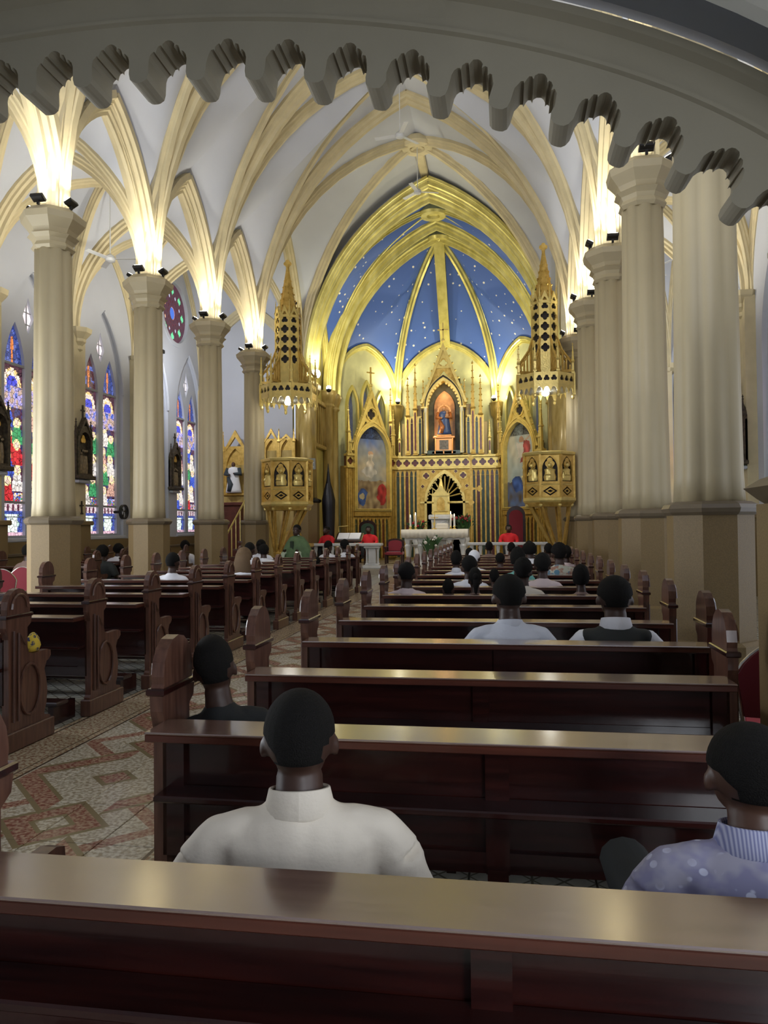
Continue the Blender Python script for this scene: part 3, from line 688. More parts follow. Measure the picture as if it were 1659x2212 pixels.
b = MB(); b.box(-.8, .8, .0, .03, .3, 4.0); RP('niche_back', b, greenm)
b = MB()
for k in range(9):
    a = pi*(k+.5)/9; b.tube([(.1*cos(a), -.03, 2.95+.1*sin(a)), (.72*cos(a), -.03, 2.95+.95*sin(a))], [.02, .04], 5)
RP('ray_burst', b, goldb, kind='stuff')
b = MB()
for s in (-1, 1):
    for (x, z, r) in ((.82, 3.92, .17), (.98, 3.45, .09), (.50, 4.10, .09)):
        b.plate([circ(s*x, z, r, 16), foil(4, s*x, z, r*.82)], -.16, -.11)
RP('spandrel_quatrefoils', b, goldb, kind='stuff')
b = MB()
for s in (-1, 1):
    for (x, z, r) in ((.82, 3.92, .15), (.98, 3.45, .08), (.50, 4.10, .08)): b.plate([circ(s*x, z, r, 12)], -.125, -.121)
RP('spandrel_grounds', b, redm, kind='stuff')
def frieze(parent, x0, x1, n, z0=4.25, y=0):
    st = (x1-x0)/n
    b = MB(); b.plate([rectl(x0, x1, z0, z0+.5)]+[foil(4, x0+(i+.5)*st, z0+.25, min(.16, st*.42)) for i in range(n)], y-.14, y-.06)
    b.box(x0-.03, x1+.03, y-.22, y+.05, z0-.05, z0+.04, .015); b.box(x0-.03, x1+.03, y-.24, y+.05, z0+.46, z0+.56, .015)
    b.build('quatrefoil_frieze', goldb, parent); MB().box(x0, x1, y-.07, y+.05, z0, z0+.5).build('frieze_ground', redm, parent)
frieze(rd, -2.62, 2.62, 14)
# upper stage
for s in (-1, 1):
    b = MB(); b.box(min(s*.86, s*1.9), max(s*.86, s*1.9), .05, .4, 4.8, 6.3, .01); b.box(min(s*.86, s*1.25), max(s*.86, s*1.25), .05, .4, 6.3, 7.1); RP('upper_core', b, goldmarb)
    b = MB(); b.lathe((s*.80, -.30, 4.9), [(.07, 0), (.07, .06), (.04, .1), (.04, 1.8), (.075, 1.9), (.08, 2.02)], 10); RP('niche_column', b, mat('cream_marble', (.7, .66, .5), .3), smooth=True)
    b = MB(); b.lathe((s*.93, -.30, 4.9), [(.05, 0), (.035, .1), (.035, 1.8), (.06, 1.95)], 10); RP('niche_column', b, darkm, smooth=True)
b = MB(); r_b = MB(); g_b = MB()
colonnade(b, r_b, g_b, -1.72, -.98, 4.9, 6.6, 4); colonnade(b, r_b, g_b, .98, 1.72, 4.9, 6.6, 4)
RP('upper_colonnettes', b, goldb, kind='stuff'); RP('upper_red_strips', r_b, redm, kind='stuff'); RP('upper_green_strips', g_b, greenm, kind='stuff')
b = MB(); niche_frame(b, 0, .72, 4.9, 6.95, 8.12, .16, -.30, .30)
cusps(b, 0, .70, 6.95, 8.08, -.28, -.2, 9, .06); b.box(-1.0, -.7, -.36, .1, 6.9, 6.98, .01); b.box(.7, 1.0, -.36, .1, 6.9, 6.98, .01)
RP('upper_niche_arch', b, goldb)
b = MB(); niche_frame(b, 0, .80, 4.9, 6.95, 8.28, .05, -.32, -.28); RP('dark_moulding', b, darkm)
b = MB(); b.box(-.72, .72, .33, .36, 4.9, 8.3); RP('upper_niche_back', b, mat('grey_green_niche', (.10, .11, .08), .5, var=.4, vscale=6)); b = MB(); b.plate([lancet(-.46, .46, 4.9, 7.0, 7.75)], .26, .32); RP('amber_niche', b, mat('amber_niche', (.66, .34, .14), .4, var=.3, vscale=5))
b = MB(); b.plate([[(-1.05, 7.15), (0, 9.85), (1.05, 7.15), (.93, 7.15), (0, 9.5), (-.93, 7.15)]], -.2, .05)
b.plate([[(-.4, 8.7), (0, 9.5), (.4, 8.7)], foil(3, 0, 8.95, .2)], -.12, -.02)
for k in range(8):
    for s in (-1, 1): b.ball((s*(1.03-.125*k), -.1, 7.3+.325*k), .055, 5, 4)
b.ball((0, -.1, 9.95), .08, 6, 5); RP('gable', b, goldb)
b = MB(); b.plate([[(-.93, 7.15), (0, 9.5), (.93, 7.15), (.7, 7.15), (.55, 7.9), (0, 8.6), (-.55, 7.9), (-.7, 7.15)], foil(4, 0, 8.95, .17)], -.06, .03); RP('gable_tracery', b, gold)
b = MB(); b.box(-.03, .03, -.1, -.05, 9.9, 10.75); b.box(-.24, .24, -.1, -.05, 10.4, 10.46); RP('cross_finial', b, goldb)
for (x, z0, z1, r) in ((.92, 4.85, 8.2, .10), (1.28, 4.85, 8.95, .11), (1.62, 4.85, 8.35, .11), (2.0, 4.8, 6.35, .07), (2.4, 4.8, 7.9, .09)):
    for s in (-1, 1):
        b = MB(); b.pinnacle(s*x, -.08, z0, z1, r, 5, .5); pn = RP('pinnacle', b, gold if r > .08 else goldb); zz_ = z0+(z1-z0)*.5; b = MB(); b.plate([lancet(s*x-.038, s*x+.038, z0+.2, zz_-.22, zz_-.12)], -.08-r*.72-.012, -.08-r*.72); b.build('slit', redm, pn)
b = MB()
for k in range(4): b.box(-.75+.38*k, -.42+.38*k, -.30, -.27, 4.86, 5.02)
RP('marble_tablets', b, greenm, kind='stuff')
# wings with paintings
def heaven(u, v):
    n = noise.noise(Vector((u*3.2, v*5, 1.5))); n2 = noise.noise(Vector((u*9, v*14, 4)))
    u += .09*noise.noise(Vector((u*7, v*11, 8))); v += .025*noise.noise(Vector((u*9, v*15, 3)))
    c = Vector((.30, .31, .30)).lerp(Vector((.10, .17, .42)), max(0, min(1, (v-.62)*3.2+n*.8)))
    c = c.lerp(Vector((.52, .42, .26)), max(0, min(.8, .8-abs(v-.50)*4+n)))
    if v < .34: c = Vector((.20, .13, .07)).lerp(Vector((.40, .30, .16)), .5+n2)
    if (u-.50)**2/.012+(v-.56)**2/.014 < 1: c = Vector((.60, .52, .42))*(1+.5*n2)       # pale robed figure
    if (u-.50)**2/.0045+(v-.68)**2/.0008 < 1: c = Vector((.52, .32, .2))
    if (u-.48)**2/.05+(v-.45)**2/.004 < 1: c = Vector((.50, .47, .42))*(1+.4*n2)
    if (u-.24)**2/.03+(v-.14)**2/.010 < 1: c = Vector((.05, .10, .28))*(1+n2)           # blue mantle
    if (u-.24)**2/.006+(v-.15)**2/.0012 < 1: c = Vector((.5, .42, .25))
    if (u-.86)**2/.02+(v-.18)**2/.017 < 1: c = Vector((.36, .03, .03))*(1+.7*n2)        # red mantle
    return tuple(max(.01, x*(1+.25*n2)) for x in c)
def ascension(u, v):
    n = noise.noise(Vector((u*3, v*4, 9))); n2 = noise.noise(Vector((u*8, v*12, 2)))
    u += .09*noise.noise(Vector((u*7, v*11, 8))); v += .02*noise.noise(Vector((u*9, v*15, 3)))
    c = Vector((.34, .42, .44)).lerp(Vector((.48, .45, .36)), max(0, min(1, .5+n)))
    if v < .3: c = Vector((.12, .10, .10)).lerp(Vector((.10, .16, .34)), .5+n2)
    if abs((u-.62)-.35*(v-.68)) < .12 and .52 < v < .78: c = Vector((.34, .06, .06))*(1+.8*n2)
    if abs((u-.45)+.1*(v-.68)) < .10 and .58 < v < .76: c = Vector((.55, .50, .44))
    if (u-.5)**2/.004+(v-.80)**2/.0008 < 1: c = Vector((.42, .24, .15))
    if abs((v-.80)-(u-.7)*.25) < .012 and .6 < u < .92: c = Vector((.5, .32, .22))
    if (u-.35)**2/.03+(v-.27)**2/.009 < 1: c = Vector((.04, .09, .30))*(1+n2)
    return tuple(max(.01, x*(1+.25*n2)) for x in c)
for s in (-1, 1):
    p = Vector((s*2.45+(.2 if s < 0 else 0), 33.85)); q = Vector((s*4.28+(.2 if s < 0 else 0), 31.85)); a_, b_ = (q, p) if s < 0 else (p, q)
    m_ = (p+q)/2; d = b_-a_; rz = atan2(d.y, d.x); h = d.length/2
    wg = thing('altarpiece_wing', 'gilded side wing of the altarpiece framing the %s painting' % ('left' if s < 0 else 'right'), 'altarpiece', (m_.x, m_.y, 0), rz, 'altarpiece wings')
    b = MB(); b.box(-h, h, 0, .35, .2, 4.3); b.box(-1.0, 1.0, 0, .3, 4.3, 5.2); b.build('core', goldmarb, wg)
    b = MB(); r_b = MB(); g_b = MB()
    for (x0, x1) in ((-h, -.98), (.98, h)): colonnade(b, r_b, g_b, x0+.04, x1-.04, .3, 4.22, 3)
    colonnade(b, r_b, g_b, -.95, .95, .3, 2.1, 9); b.box(-1.0, 1.0, -.2, .02, 2.12, 2.34, .03)
    b.build('colonnette_screen', gold, wg); r_b.build('red_strips', redm, wg); g_b.build('green_strips', greenm, wg)
    frieze(wg, -h, -.98, 1); frieze(wg, .98, h, 1)
    b = MB(); niche_frame(b, 0, .88, 2.42, 4.9, 6.05, .14, -.26, .05); b.box(-1.02, 1.02, -.24, .02, 2.34, 2.46, .02)
    niche_frame(b, 0, .94, 2.42, 4.9, 6.2, .03, -.30, -.24); b.build('painting_frame', goldb, wg)
    painted('painting', heaven if s < 0 else ascension, -.88, .88, 2.46, 4.9, 6.05, 56, 110, Matrix.Identity(4), paint_m, wg, -.02)
    b = MB(); b.plate([[(-1.14, 4.95), (0, 7.65), (1.14, 4.95), (1.0, 4.95), (0, 7.3), (-1.0, 4.95)]], -.2, 0)
    b.plate([[(-.62, 5.95), (0, 7.2), (.62, 5.95), (0, 6.2)], foil(4, 0, 6.58, .24), foil(3, -.30, 6.14, .10), foil(3, .30, 6.14, .10)], -.12, -.04)
    b.plate([circ(0, 6.58, .31, 20), circ(0, 6.58, .26, 20)], -.18, -.1)
    for k in range(9):
        for t_ in (-1, 1): b.ball((t_*(1.14-.125*k), -.1, 5.05+.285*k), .05, 5, 4)
    b.tube([(0, -.1, 7.6), (0, -.1, 7.9)], .05, 6); b.ball((0, -.1, 7.85), .09, 6, 5); b.build('gable', goldb, wg)
    b = MB(); b.plate([[(-.9, 5.5), (0, 7.2), (.9, 5.5)]], -.02, .02); b.build('gable_ground', darkm, wg)
    b = MB(); b.box(-.028, .028, -.12, -.07, 7.9, 8.65); b.box(-.2, .2, -.12, -.07, 8.38, 8.43); b.build('cross_finial', gold, wg)
    for x in (-h+.12, h-.12, -1.16, 1.16):
        b = MB(); b.pinnacle(x, -.1, 4.8, 6.9 if abs(x) > 1.2 else 5.9, .08, 4, .45); b.build('pinnacle', goldb, wg)
# statue in the upper niche
st = thing('statue', 'crowned robed statue holding a child in the glowing upper niche', 'statue', (0, 33.95, 5.75))
def robed(t, h, robe, robe2, face, child=False):
    b = MB(); b.lathe((0, 0, 0), [(.26*h, 0), (.24*h, .1*h), (.19*h, .4*h), (.17*h, .6*h), (.19*h, .72*h), (.15*h, .8*h), (.05*h, .84*h)], 14, 0, .12, 9, sq=(1, .7)); b.build('robe', robe, t, smooth='all')
    b = MB(); b.tube([(-.19*h, 0, .78*h), (-.24*h, -.06*h, .6*h), (-.08*h, -.17*h, .56*h)], [.07*h, .075*h, .04*h], 8); b.tube([(.19*h, 0, .78*h), (.24*h, -.06*h, .6*h), (.08*h, -.17*h, .6*h)], [.07*h, .075*h, .04*h], 8)
    b.tube([(-.15*h, -.1*h, .5*h), (-.05*h, -.15*h, .25*h), (-.1*h, -.17*h, .03*h)], [.05*h, .09*h, .07*h], 8); b.build('mantle', robe2, t, smooth='all')
    b = MB(); b.ball((0, -.02*h, .91*h), .075*h, 12, 10, (.85, .95, 1.15)); b.ball((0, -.095*h, .90*h), .014*h, 5, 4); b.tube([(0, 0, .8*h), (0, 0, .88*h)], .035*h, 8)
    b.ball((-.07*h, -.18*h, .57*h), .028*h, 6, 5); b.ball((.07*h, -.18*h, .61*h), .028*h, 6, 5); b.build('head', face, t, smooth='all')
    if child:
        b = MB(); b.lathe((.12*h, -.15*h, .58*h), [(.07*h, 0), (.06*h, .12*h), (.03*h, .16*h)], 8); b.ball((.12*h, -.16*h, .77*h), .045*h, 8, 6); b.build('child', face, t, smooth='all')
robed(st, 1.25, mat('statue_blue', (.05, .10, .30), .4, var=.4, vscale=9), mat('statue_orange', (.55, .20, .07), .4, .3, var=.4, vscale=12), mat('statue_flesh', (.5, .26, .14), .5), True)
b = MB(Matrix.Translation((0, .12, 1.05))); b.plate([circ(0, 0, .30, 24), circ(0, 0, .24, 24)], -.02, .02)
for k in range(12): b.box(-.01, .01, -.02, .02, .24, .36) if k == 0 else b.plate([[(.25*cos(k*pi/6), .25*sin(k*pi/6)), (.38*cos(k*pi/6+.04), .38*sin(k*pi/6+.04)), (.25*cos(k*pi/6+.1), .25*sin(k*pi/6+.1))]], -.01, .01)
b.build('halo', mat('copper_gold', (.75, .35, .12), .3, .6), st)
sp = thing('shrine_plinth', 'gilded stepped shrine under the niche statue', 'plinth', (0, 33.9, 4.86))
b = MB(); b.box(-.52, .52, -.2, .3, 0, .14, .02); b.box(-.36, .36, -.16, .28, .14, .7, .02); b.box(-.48, .48, -.2, .3, .7, .8, .02); b.box(-.32, .32, -.12, .2, .8, .88, .02)
for s in (-1, 1): b.tube([(s*.38, -.16, .14), (s*.38, -.16, .7)], .035, 8)
b.build('body', mat('copper_gold', (.75, .35, .12), .3, .6), sp)
MB().box(-.2, .2, -.175, -.155, .2, .62).build('relief_panel', mat('grey_relief', (.25, .22, .2), .5, var=.5, vscale=15, bump=1), sp)
# ------------------------------------------------------------------ altar, tabernacle, candles, flowers
ta = thing('tabernacle', 'white marble pedestal carrying a golden tabernacle behind the altar', 'tabernacle', (.02, 31.6, .2))
b = MB(); b.box(-.42, .42, -.3, .3, 0, .9); b.box(-.36, .36, -.26, .26, .9, 1.75, .02); b.box(-.50, .50, -.36, .36, 1.75, 1.95, .03); b.build('pedestal', marble, ta)
for s in (-1, 1):
    b = MB(); b.lathe((s*.34, -.3, .95), [(.06, 0), (.045, .1), (.045, .65), (.07, .78)], 10); b.build('colonnette', marble, ta, smooth=True)
b = MB(); b.box(-.36, .36, -.25, .25, 1.95, 2.05, .02); b.box(-.30, .30, -.22, .22, 2.05, 2.75, .03); b.plate([[(-.38, 2.72), (0, 3.15), (.38, 2.72)]], -.26, .2); b.lathe((0, 0, 3.0), [(.14, 0), (.1, .15), (.03, .45)], 8); b.ball((0, 0, 3.5), .06, 6, 5)
for s in (-1, 1): b.pinnacle(s*.33, -.2, 2.0, 3.0, .05, 3)
b.build('gold_case', goldb, ta)
b = MB(); b.plate([lancet(-.16, .16, 2.12, 2.45, 2.68)], -.26, -.22); b.build('door', gold, ta)
al = thing('altar', 'white marble altar table on turned legs', 'altar', (.04, 28.6, .2))
b = MB(); b.box(-1.18, 1.18, -.45, .45, 1.20, 1.34, .02); b.box(-1.12, 1.12, -.40, .40, .98, 1.2, .01); b.build('table_top', marble, al)
for x in (-1.02, -.55, .55, 1.02):
    for y in (-.32, .32):
        b = MB(); b.lathe((x, y, 0), [(.11, 0), (.11, .1), (.06, .16), (.05, .3), (.07, .55), (.11, .75), (.07, .82), (.12, .98)], 12); b.build('leg', marble, al, smooth=True)
b = MB(); b.box(-.4, .4, -.1, .1, .0, .98); b.build('centre_support', marble, al)
cl = MB(); N = 60; rg0 = []; rg1 = []
for i in range(N+1):
    x = -1.24+2.48*i/N; d = .018*sin(i*1.7)+.012*sin(i*.6)
    rg0.append((cl.V((x, -.49, 1.36)), cl.V((x, .49, 1.36)), cl.V((x, -.49+d, 1.05+.015*sin(i*.9))), cl.V((x, .49-d, 1.05))))
for a_, b_ in zip(rg0, rg0[1:]):
    cl.F((a_[0], b_[0], b_[1], a_[1])); cl.F((a_[0], a_[2], b_[2], b_[0])); cl.F((a_[1], b_[1], b_[3], a_[3]))
o = cl.build('altar_cloth', cloth_w, smooth='all'); o.location = (.04, 28.6, .2); tag(o, 'ivory linen cloth hanging over the altar edge', 'cloth')
sm = o.modifiers.new('s', 'SOLIDIFY'); sm.thickness = .008; sm.offset = 1
for k, (x, h, y) in enumerate(((-.88, .34, 28.4), (-.70, .42, 28.5), (.62, .45, 28.5), (.76, .36, 28.4))):
    t = thing('candle', ['short white candle at the left end of the altar', 'tall white candle second from the altar left end', 'tall white candle by the altar vessels', 'short white candle at the right end of the altar'][k], 'candle', (x, y, 1.562), group='altar candles')
    MB().lathe((0, 0, 0), [(.07, 0), (.07, .02), (.02, .05), (.05, .1), (.04, .12)], 10).build('holder', goldb, t, smooth=True)
    MB().lathe((0, 0, .12), [(.035, 0), (.033, h)], 10).build('wax', candlem, t, smooth=True)
    MB().lathe((0, 0, .12+h), [(.006, 0), (.016, .03), (.012, .06), (.002, .10)], 8).build('flame', flame, t, smooth=True)
t = thing('chalice_group', 'covered white communion vessel on the altar cloth', 'vessel', (.30, 28.5, 1.562))
MB().box(-.22, .22, -.1, .1, 0, .22, .04).build('veil', cloth_w, t); MB().lathe((-.3, 0, 0), [(.06, 0), (.015, .05), (.015, .12), (.05, .2), (.055, .26)], 10).build('cup', goldb, t, smooth=True)
t = thing('altar_crucifix', 'small gold crucifix at the middle of the altar', 'crucifix', (.0, 28.7, 1.562))
MB().box(-.1, .1, -.06, .06, 0, .05, .01).box(-.015, .015, -.01, .01, .05, .62).box(-.14, .14, -.01, .01, .42, .45).build('cross', gold, t)
def plant(name, label, cat, loc, s_, n, cols, spread=1, seed=1, pot=marble):
    rr = random.Random(seed); t = thing(name, label, cat, loc, sc_=s_)
    MB().lathe((0, 0, 0), [(.12, 0), (.17, .12), (.15, .26), (.12, .3)], 12).build('vase', pot, t, smooth=True)
    b = MB(); fl = MB()
    for k in range(n):
        a = rr.uniform(0, 2*pi); ti = rr.uniform(.1, .9)*spread; L = rr.uniform(.4, .75)
        p0 = Vector((.05*cos(a), .05*sin(a), .28)); p1 = p0+Vector((cos(a)*ti*L*.6, sin(a)*ti*L*.6, L*.7)); p2 = p1+Vector((cos(a)*ti*L*.5, sin(a)*ti*L*.5, L*(.3-.5*ti)))
        b.tube([p0, p1, p2], [(.006, .006), (.045, .006), (.004, .003)], 4)
        if k % 2 == 0: fl.ball(p1+Vector((0, 0, .05)), rr.uniform(.03, .055), 6, 5)
    b.build('leaves', leafm, t, kind='stuff'); fl.build('blooms', cols, t, kind='stuff')
plant('flower_arrangement', 'crimson flowers and leaves left of the tabernacle', 'flowers', (-.95, 31.0, .95), 1.1, 36, mat('crimson_petal', (.35, .01, .02), .6), 1.0, 3)
plant('flower_arrangement', 'spiky green leaves with red blooms right of the tabernacle', 'flowers', (1.0, 31.0, .95), 1.3, 44, mat('dark_red_petal', (.25, .02, .02), .6), 1.0, 5)
for x in (-.95, 1.0):
    t = thing('flower_stand', 'low marble stand under the flowers %s of the tabernacle' % ('left' if x < 0 else 'right'), 'stand', (x, 31.0, .2)); MB().lathe((0, 0, 0), [(.22, 0), (.2, .05), (.1, .12), (.1, .6), (.2, .7), (.22, .75)], 12).build('shaft', marble, t, smooth=True)
plant('flower_arrangement', 'pale white flowers with a red ribbon before the altar', 'flowers', (-.05, 27.6, .2), 1.25, 40, mat('pale_petal', (.65, .6, .55), .6), .8, 9)
# altar rails
def rail_run(label, x0, x1, y):
    t = thing('altar_rail', label, 'rail', (0, y, .2))
    MB().box(x0, x1, -.15, .15, .80, .90, .02).build('top_rail', marble, t); MB().box(x0, x1, -.12, .12, 0, .10, .01).build('base', marble, t)
    n = max(2, round((x1-x0)/.30)); tmpl = None
    for k in range(n):
        x = x0+(k+.5)*(x1-x0)/n
        if tmpl is None:
            b = MB(); b.lathe((0, 0, .10), [(.07, 0), (.05, .05), (.035, .25), (.05, .5), (.075, .62), (.06, .70)], 8); tmpl = b.build('baluster', marble, t, smooth=True); tmpl.location.x = x
        else: o = tmpl.copy(); C.objects.link(o); o.location.x = x
    return t
rail_run('white marble altar rail on the left side', -4.3, -2.45, 26.9); rail_run('white marble altar rail on the right side', 1.3, 4.35, 26.9)
t = thing('rail_post', 'white marble end post where the left altar rail opens', 'post', (-2.05, 26.75, .2))
b = MB(); b.box(-.32, .32, -.2, .2, 0, .12, .02); b.box(-.25, .25, -.15, .15, .12, .18, .02); b.box(-.13, .13, -.1, .1, .18, .72, .02); b.box(-.36, .36, -.22, .22, .80, .90, .02); b.box(-.28, .28, -.18, .18, .72, .80, .03); b.build('body', marble, t)
for s in (-1, 1):
    MB().lathe((s*.2, 0, .18), [(.05, 0), (.035, .1), (.035, .42), (.06, .55)], 8).build('colonnette', marble, t, smooth=True)
# lectern with book, processional cross, black furled canopy
t = thing('lectern', 'dark wooden lectern with an open white book', 'lectern', (-3.05, 27.6, .2))
MB().box(-.18, .18, -.12, .12, 0, 1.0, .02).box(-.3, .3, -.2, .2, 0, .08, .02).build('stand', wood, t)
b = MB(Matrix.Translation((0, 0, 1.05)) @ Matrix.Rotation(.5, 4, 'X')); b.box(-.5, .5, -.3, .3, 0, .08, .02); b.build('desk', wood, t)
b = MB(Matrix.Translation((0, 0, 1.13)) @ Matrix.Rotation(.5, 4, 'X')); b.box(-.42, -.005, -.24, .2, 0, .05, .01); b.box(.005, .42, -.24, .2, 0, .05, .01); b.build('book_pages', mat('paper', (.8, .8, .82), .7), t)
MB().tube([(-.42, .1, 1.3), (-.42, .1, 1.5), (-.05, .05, 1.52)], .015, 6).build('reading_lamp', goldb, t)
t = thing('processional_cross', 'tall gilded processional cross standing right of the altar', 'cross', (1.32, 30.2, .2))
b = MB(); b.lathe((0, 0, 0), [(.2, 0), (.18, .05), (.03, .12), (.025, 2.4)], 10); b.box(-.04, .04, -.02, .02, 2.4, 4.1, .01); b.box(-.3, .3, -.02, .02, 2.9, 2.98, .01)
for p in ((0, 4.15), (-.32, 2.94), (.32, 2.94), (0, 2.4), (0, 2.94)): b.plate([foil(4, p[0], p[1], .12)], -.03, .03)
b.build('staff', gold, t)
t = thing('furled_canopy', 'tall pointed black furled canopy standing left of the sanctuary', 'canopy', (-4.0, 28.35, .2))
b = MB(); b.lathe((0, 0, 0), [(.16, .1), (.22, .4), (.2, 1.2), (.23, 2.2), (.24, 2.5), (.16, 2.9), (.08, 3.2), (.05, 3.5), (.01, 3.9)], 16, 0, .25, 8); b.build('black_cloth', mat('black_satin', (.010, .009, .013), .4), t, smooth='all')
b = MB(); b.lathe((0, 0, 0), [(.24, 0), (.24, .05), (.03, .1), (.02, .5)], 10); b.build('foot', blackm, t)
# celebrant chair (crimson) at right, small dark door panels at left
def armchair(label, x, y, h=1.5, rz=0, cush=redch):
    t = thing('celebrant_chair', label, 'chair', (x, y, .2), rz)
    MB().box(-.36, .36, -.3, .3, .35, .48, .03).build('seat', redch, t)
    b = MB(); b.plate([lancet(-.36, .36, .3, h*.85, h)], .22, .32); b.build('backrest', wood, t)
    b = MB(); b.plate([lancet(-.27, .27, .5, h*.82, h*.93)], .19, .23); b.build('back_cushion', cush, t)
    for sx in (-1, 1):
        for sy in (-1, 1): MB().box(sx*.32-.035, sx*.32+.035, sy*.26-.035, sy*.26+.035, 0, .36 if sy > 0 else .62, .005).build('leg', wood, t)
        MB().box(sx*.36-.04, sx*.36+.04, -.3, .26, .62, .68, .01).build('armrest', wood, t)
armchair('high backed crimson chair below the right painting', 3.05, 30.6, 2.25)
armchair('low crimson chair left of the altar', -1.75, 30.2, 1.0); armchair('green backed arched chair below the left painting', -3.0, 30.9, 1.75, cush=mat('green_velvet', (.05, .10, .06), .8))
# ------------------------------------------------------------------ pulpits and sounding boards
def pulpit(side):
    t = thing('pulpit', 'gilded octagonal pulpit with saints in arched niches beside the %s columns' % ('left' if side < 0 else 'right'), 'pulpit', (side*3.86, 22.3, 0), 0)
    r = .70; b = MB(); g = MB(); dk = MB(); n = 8
    for z_, pf in ((2.32, [(r*1.05, 0), (r*1.12, .05), (r*1.12, .12), (r*1.03, .16)]), (3.62, [(r*1.03, 0), (r*1.12, .04), (r*1.14, .10), (r*1.05, .13)]), (2.78, [(r*1.03, 0), (r*1.06, .03), (r*1.03, .06)])):
        b = MB(); b.lathe((0, 0, z_), pf, 8, pi/8); b.build('cornice', goldb, t)
    ap = r*cos(pi/8)*1.0; hw = r*sin(pi/8)
    for k in range(8):
        a = -pi/2+k*pi/4
        Mx = Matrix.Rotation(a+pi/2, 4, 'Z') @ Matrix.Translation((0, -ap, 0))
        p = MB(Mx); p.plate([rectl(-hw, hw, 2.84, 3.64), lancet(-hw*.78, hw*.78, 2.90, 3.24, 3.60)], -.03, .03)
        p.plate([rectl(-hw, hw, 2.46, 2.80), [(-.2, 2.63), (0, 2.76), (.2, 2.63), (0, 2.50)]], -.03, .03); p.plate([[(-.13, 2.63), (0, 2.71), (.13, 2.63), (0, 2.55)], [(-.08, 2.63), (0, 2.67), (.08, 2.63), (0, 2.59)]], -.03, .0)
        p.box(-hw-.03, -hw+.03, -.07, .05, 2.4, 3.66, .01)
        p.plate([foil(3, 0, 3.42, .14), circ(0, 3.40, .05, 10)], -.035, .0); p.build('panel', gold, t)
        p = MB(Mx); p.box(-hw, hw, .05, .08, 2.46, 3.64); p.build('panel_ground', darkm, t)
        if abs(((a+pi/2+pi) % (2*pi))-pi) < 2.0:
            p = MB(Mx); p.lathe((0, .0, 2.92), [(.15, 0), (.17, .1), (.13, .22), (.15, .31), (.04, .37)], 10, 0, .1, 6, sq=(1, .6)); p.ball((0, -.03, 3.35), .068, 8, 6); p.tube([(-.11, 0, 3.2), (-.12, -.07, 3.08), (.02, -.09, 3.08)], .03, 6); p.plate([circ(0, 3.35, .10, 14)], .0, .02)
            p.build('saint_relief', goldb, t, smooth=True)
    p = MB()
    for k in range(8):
        a = pi/8+k*pi/4; p.tube([(.62*cos(a), .62*sin(a), 2.36), (.40*cos(a)+.12*side, .40*sin(a), 1.7), (.14*cos(a)+.26*side, .14*sin(a), .95)], [(.05, .07), (.045, .06), (.05, .05)], 4)
    p.lathe((.26*side, 0, .62), [(.20, 0), (.26, .05), (.24, .12), (.17, .2), (.2, .3), (.14, .4)], 8, pi/8); p.lathe((.26*side, 0, 0), [(.26, 0), (.26, .3), (.18, .38), (.18, .62)], 8, pi/8)
    p.lathe((0, 0, 2.2), [(.66, 0), (.74, .12)], 8, pi/8); p.build('bracket_struts', gold, t)
    for k in range(8):
        a = pi/8+k*pi/4; q = MB(); q.ball((.66*cos(a), .66*sin(a), 2.25), .06, 6, 5); q.build('pendant', goldb, t)
    if side < 0:
        q = MB(); P = []
        for k in range(9): P.append((-1.0-.13*k, .15-.02*k, 2.25-.24*k))
        q.tube([(x, y, z+.95) for x, y, z in P[:]], .03, 6)
        for x, y, z in P: q.tube([(x, y, z), (x, y, z+.95)], .02, 5)
        q.build('stair_handrail', goldb, t)
        q = MB()
        for x, y, z in P: q.box(x-.09, x+.09, y, y+.6, z-.05, z)
        q.build('stair_treads', woodend, t)
    return t
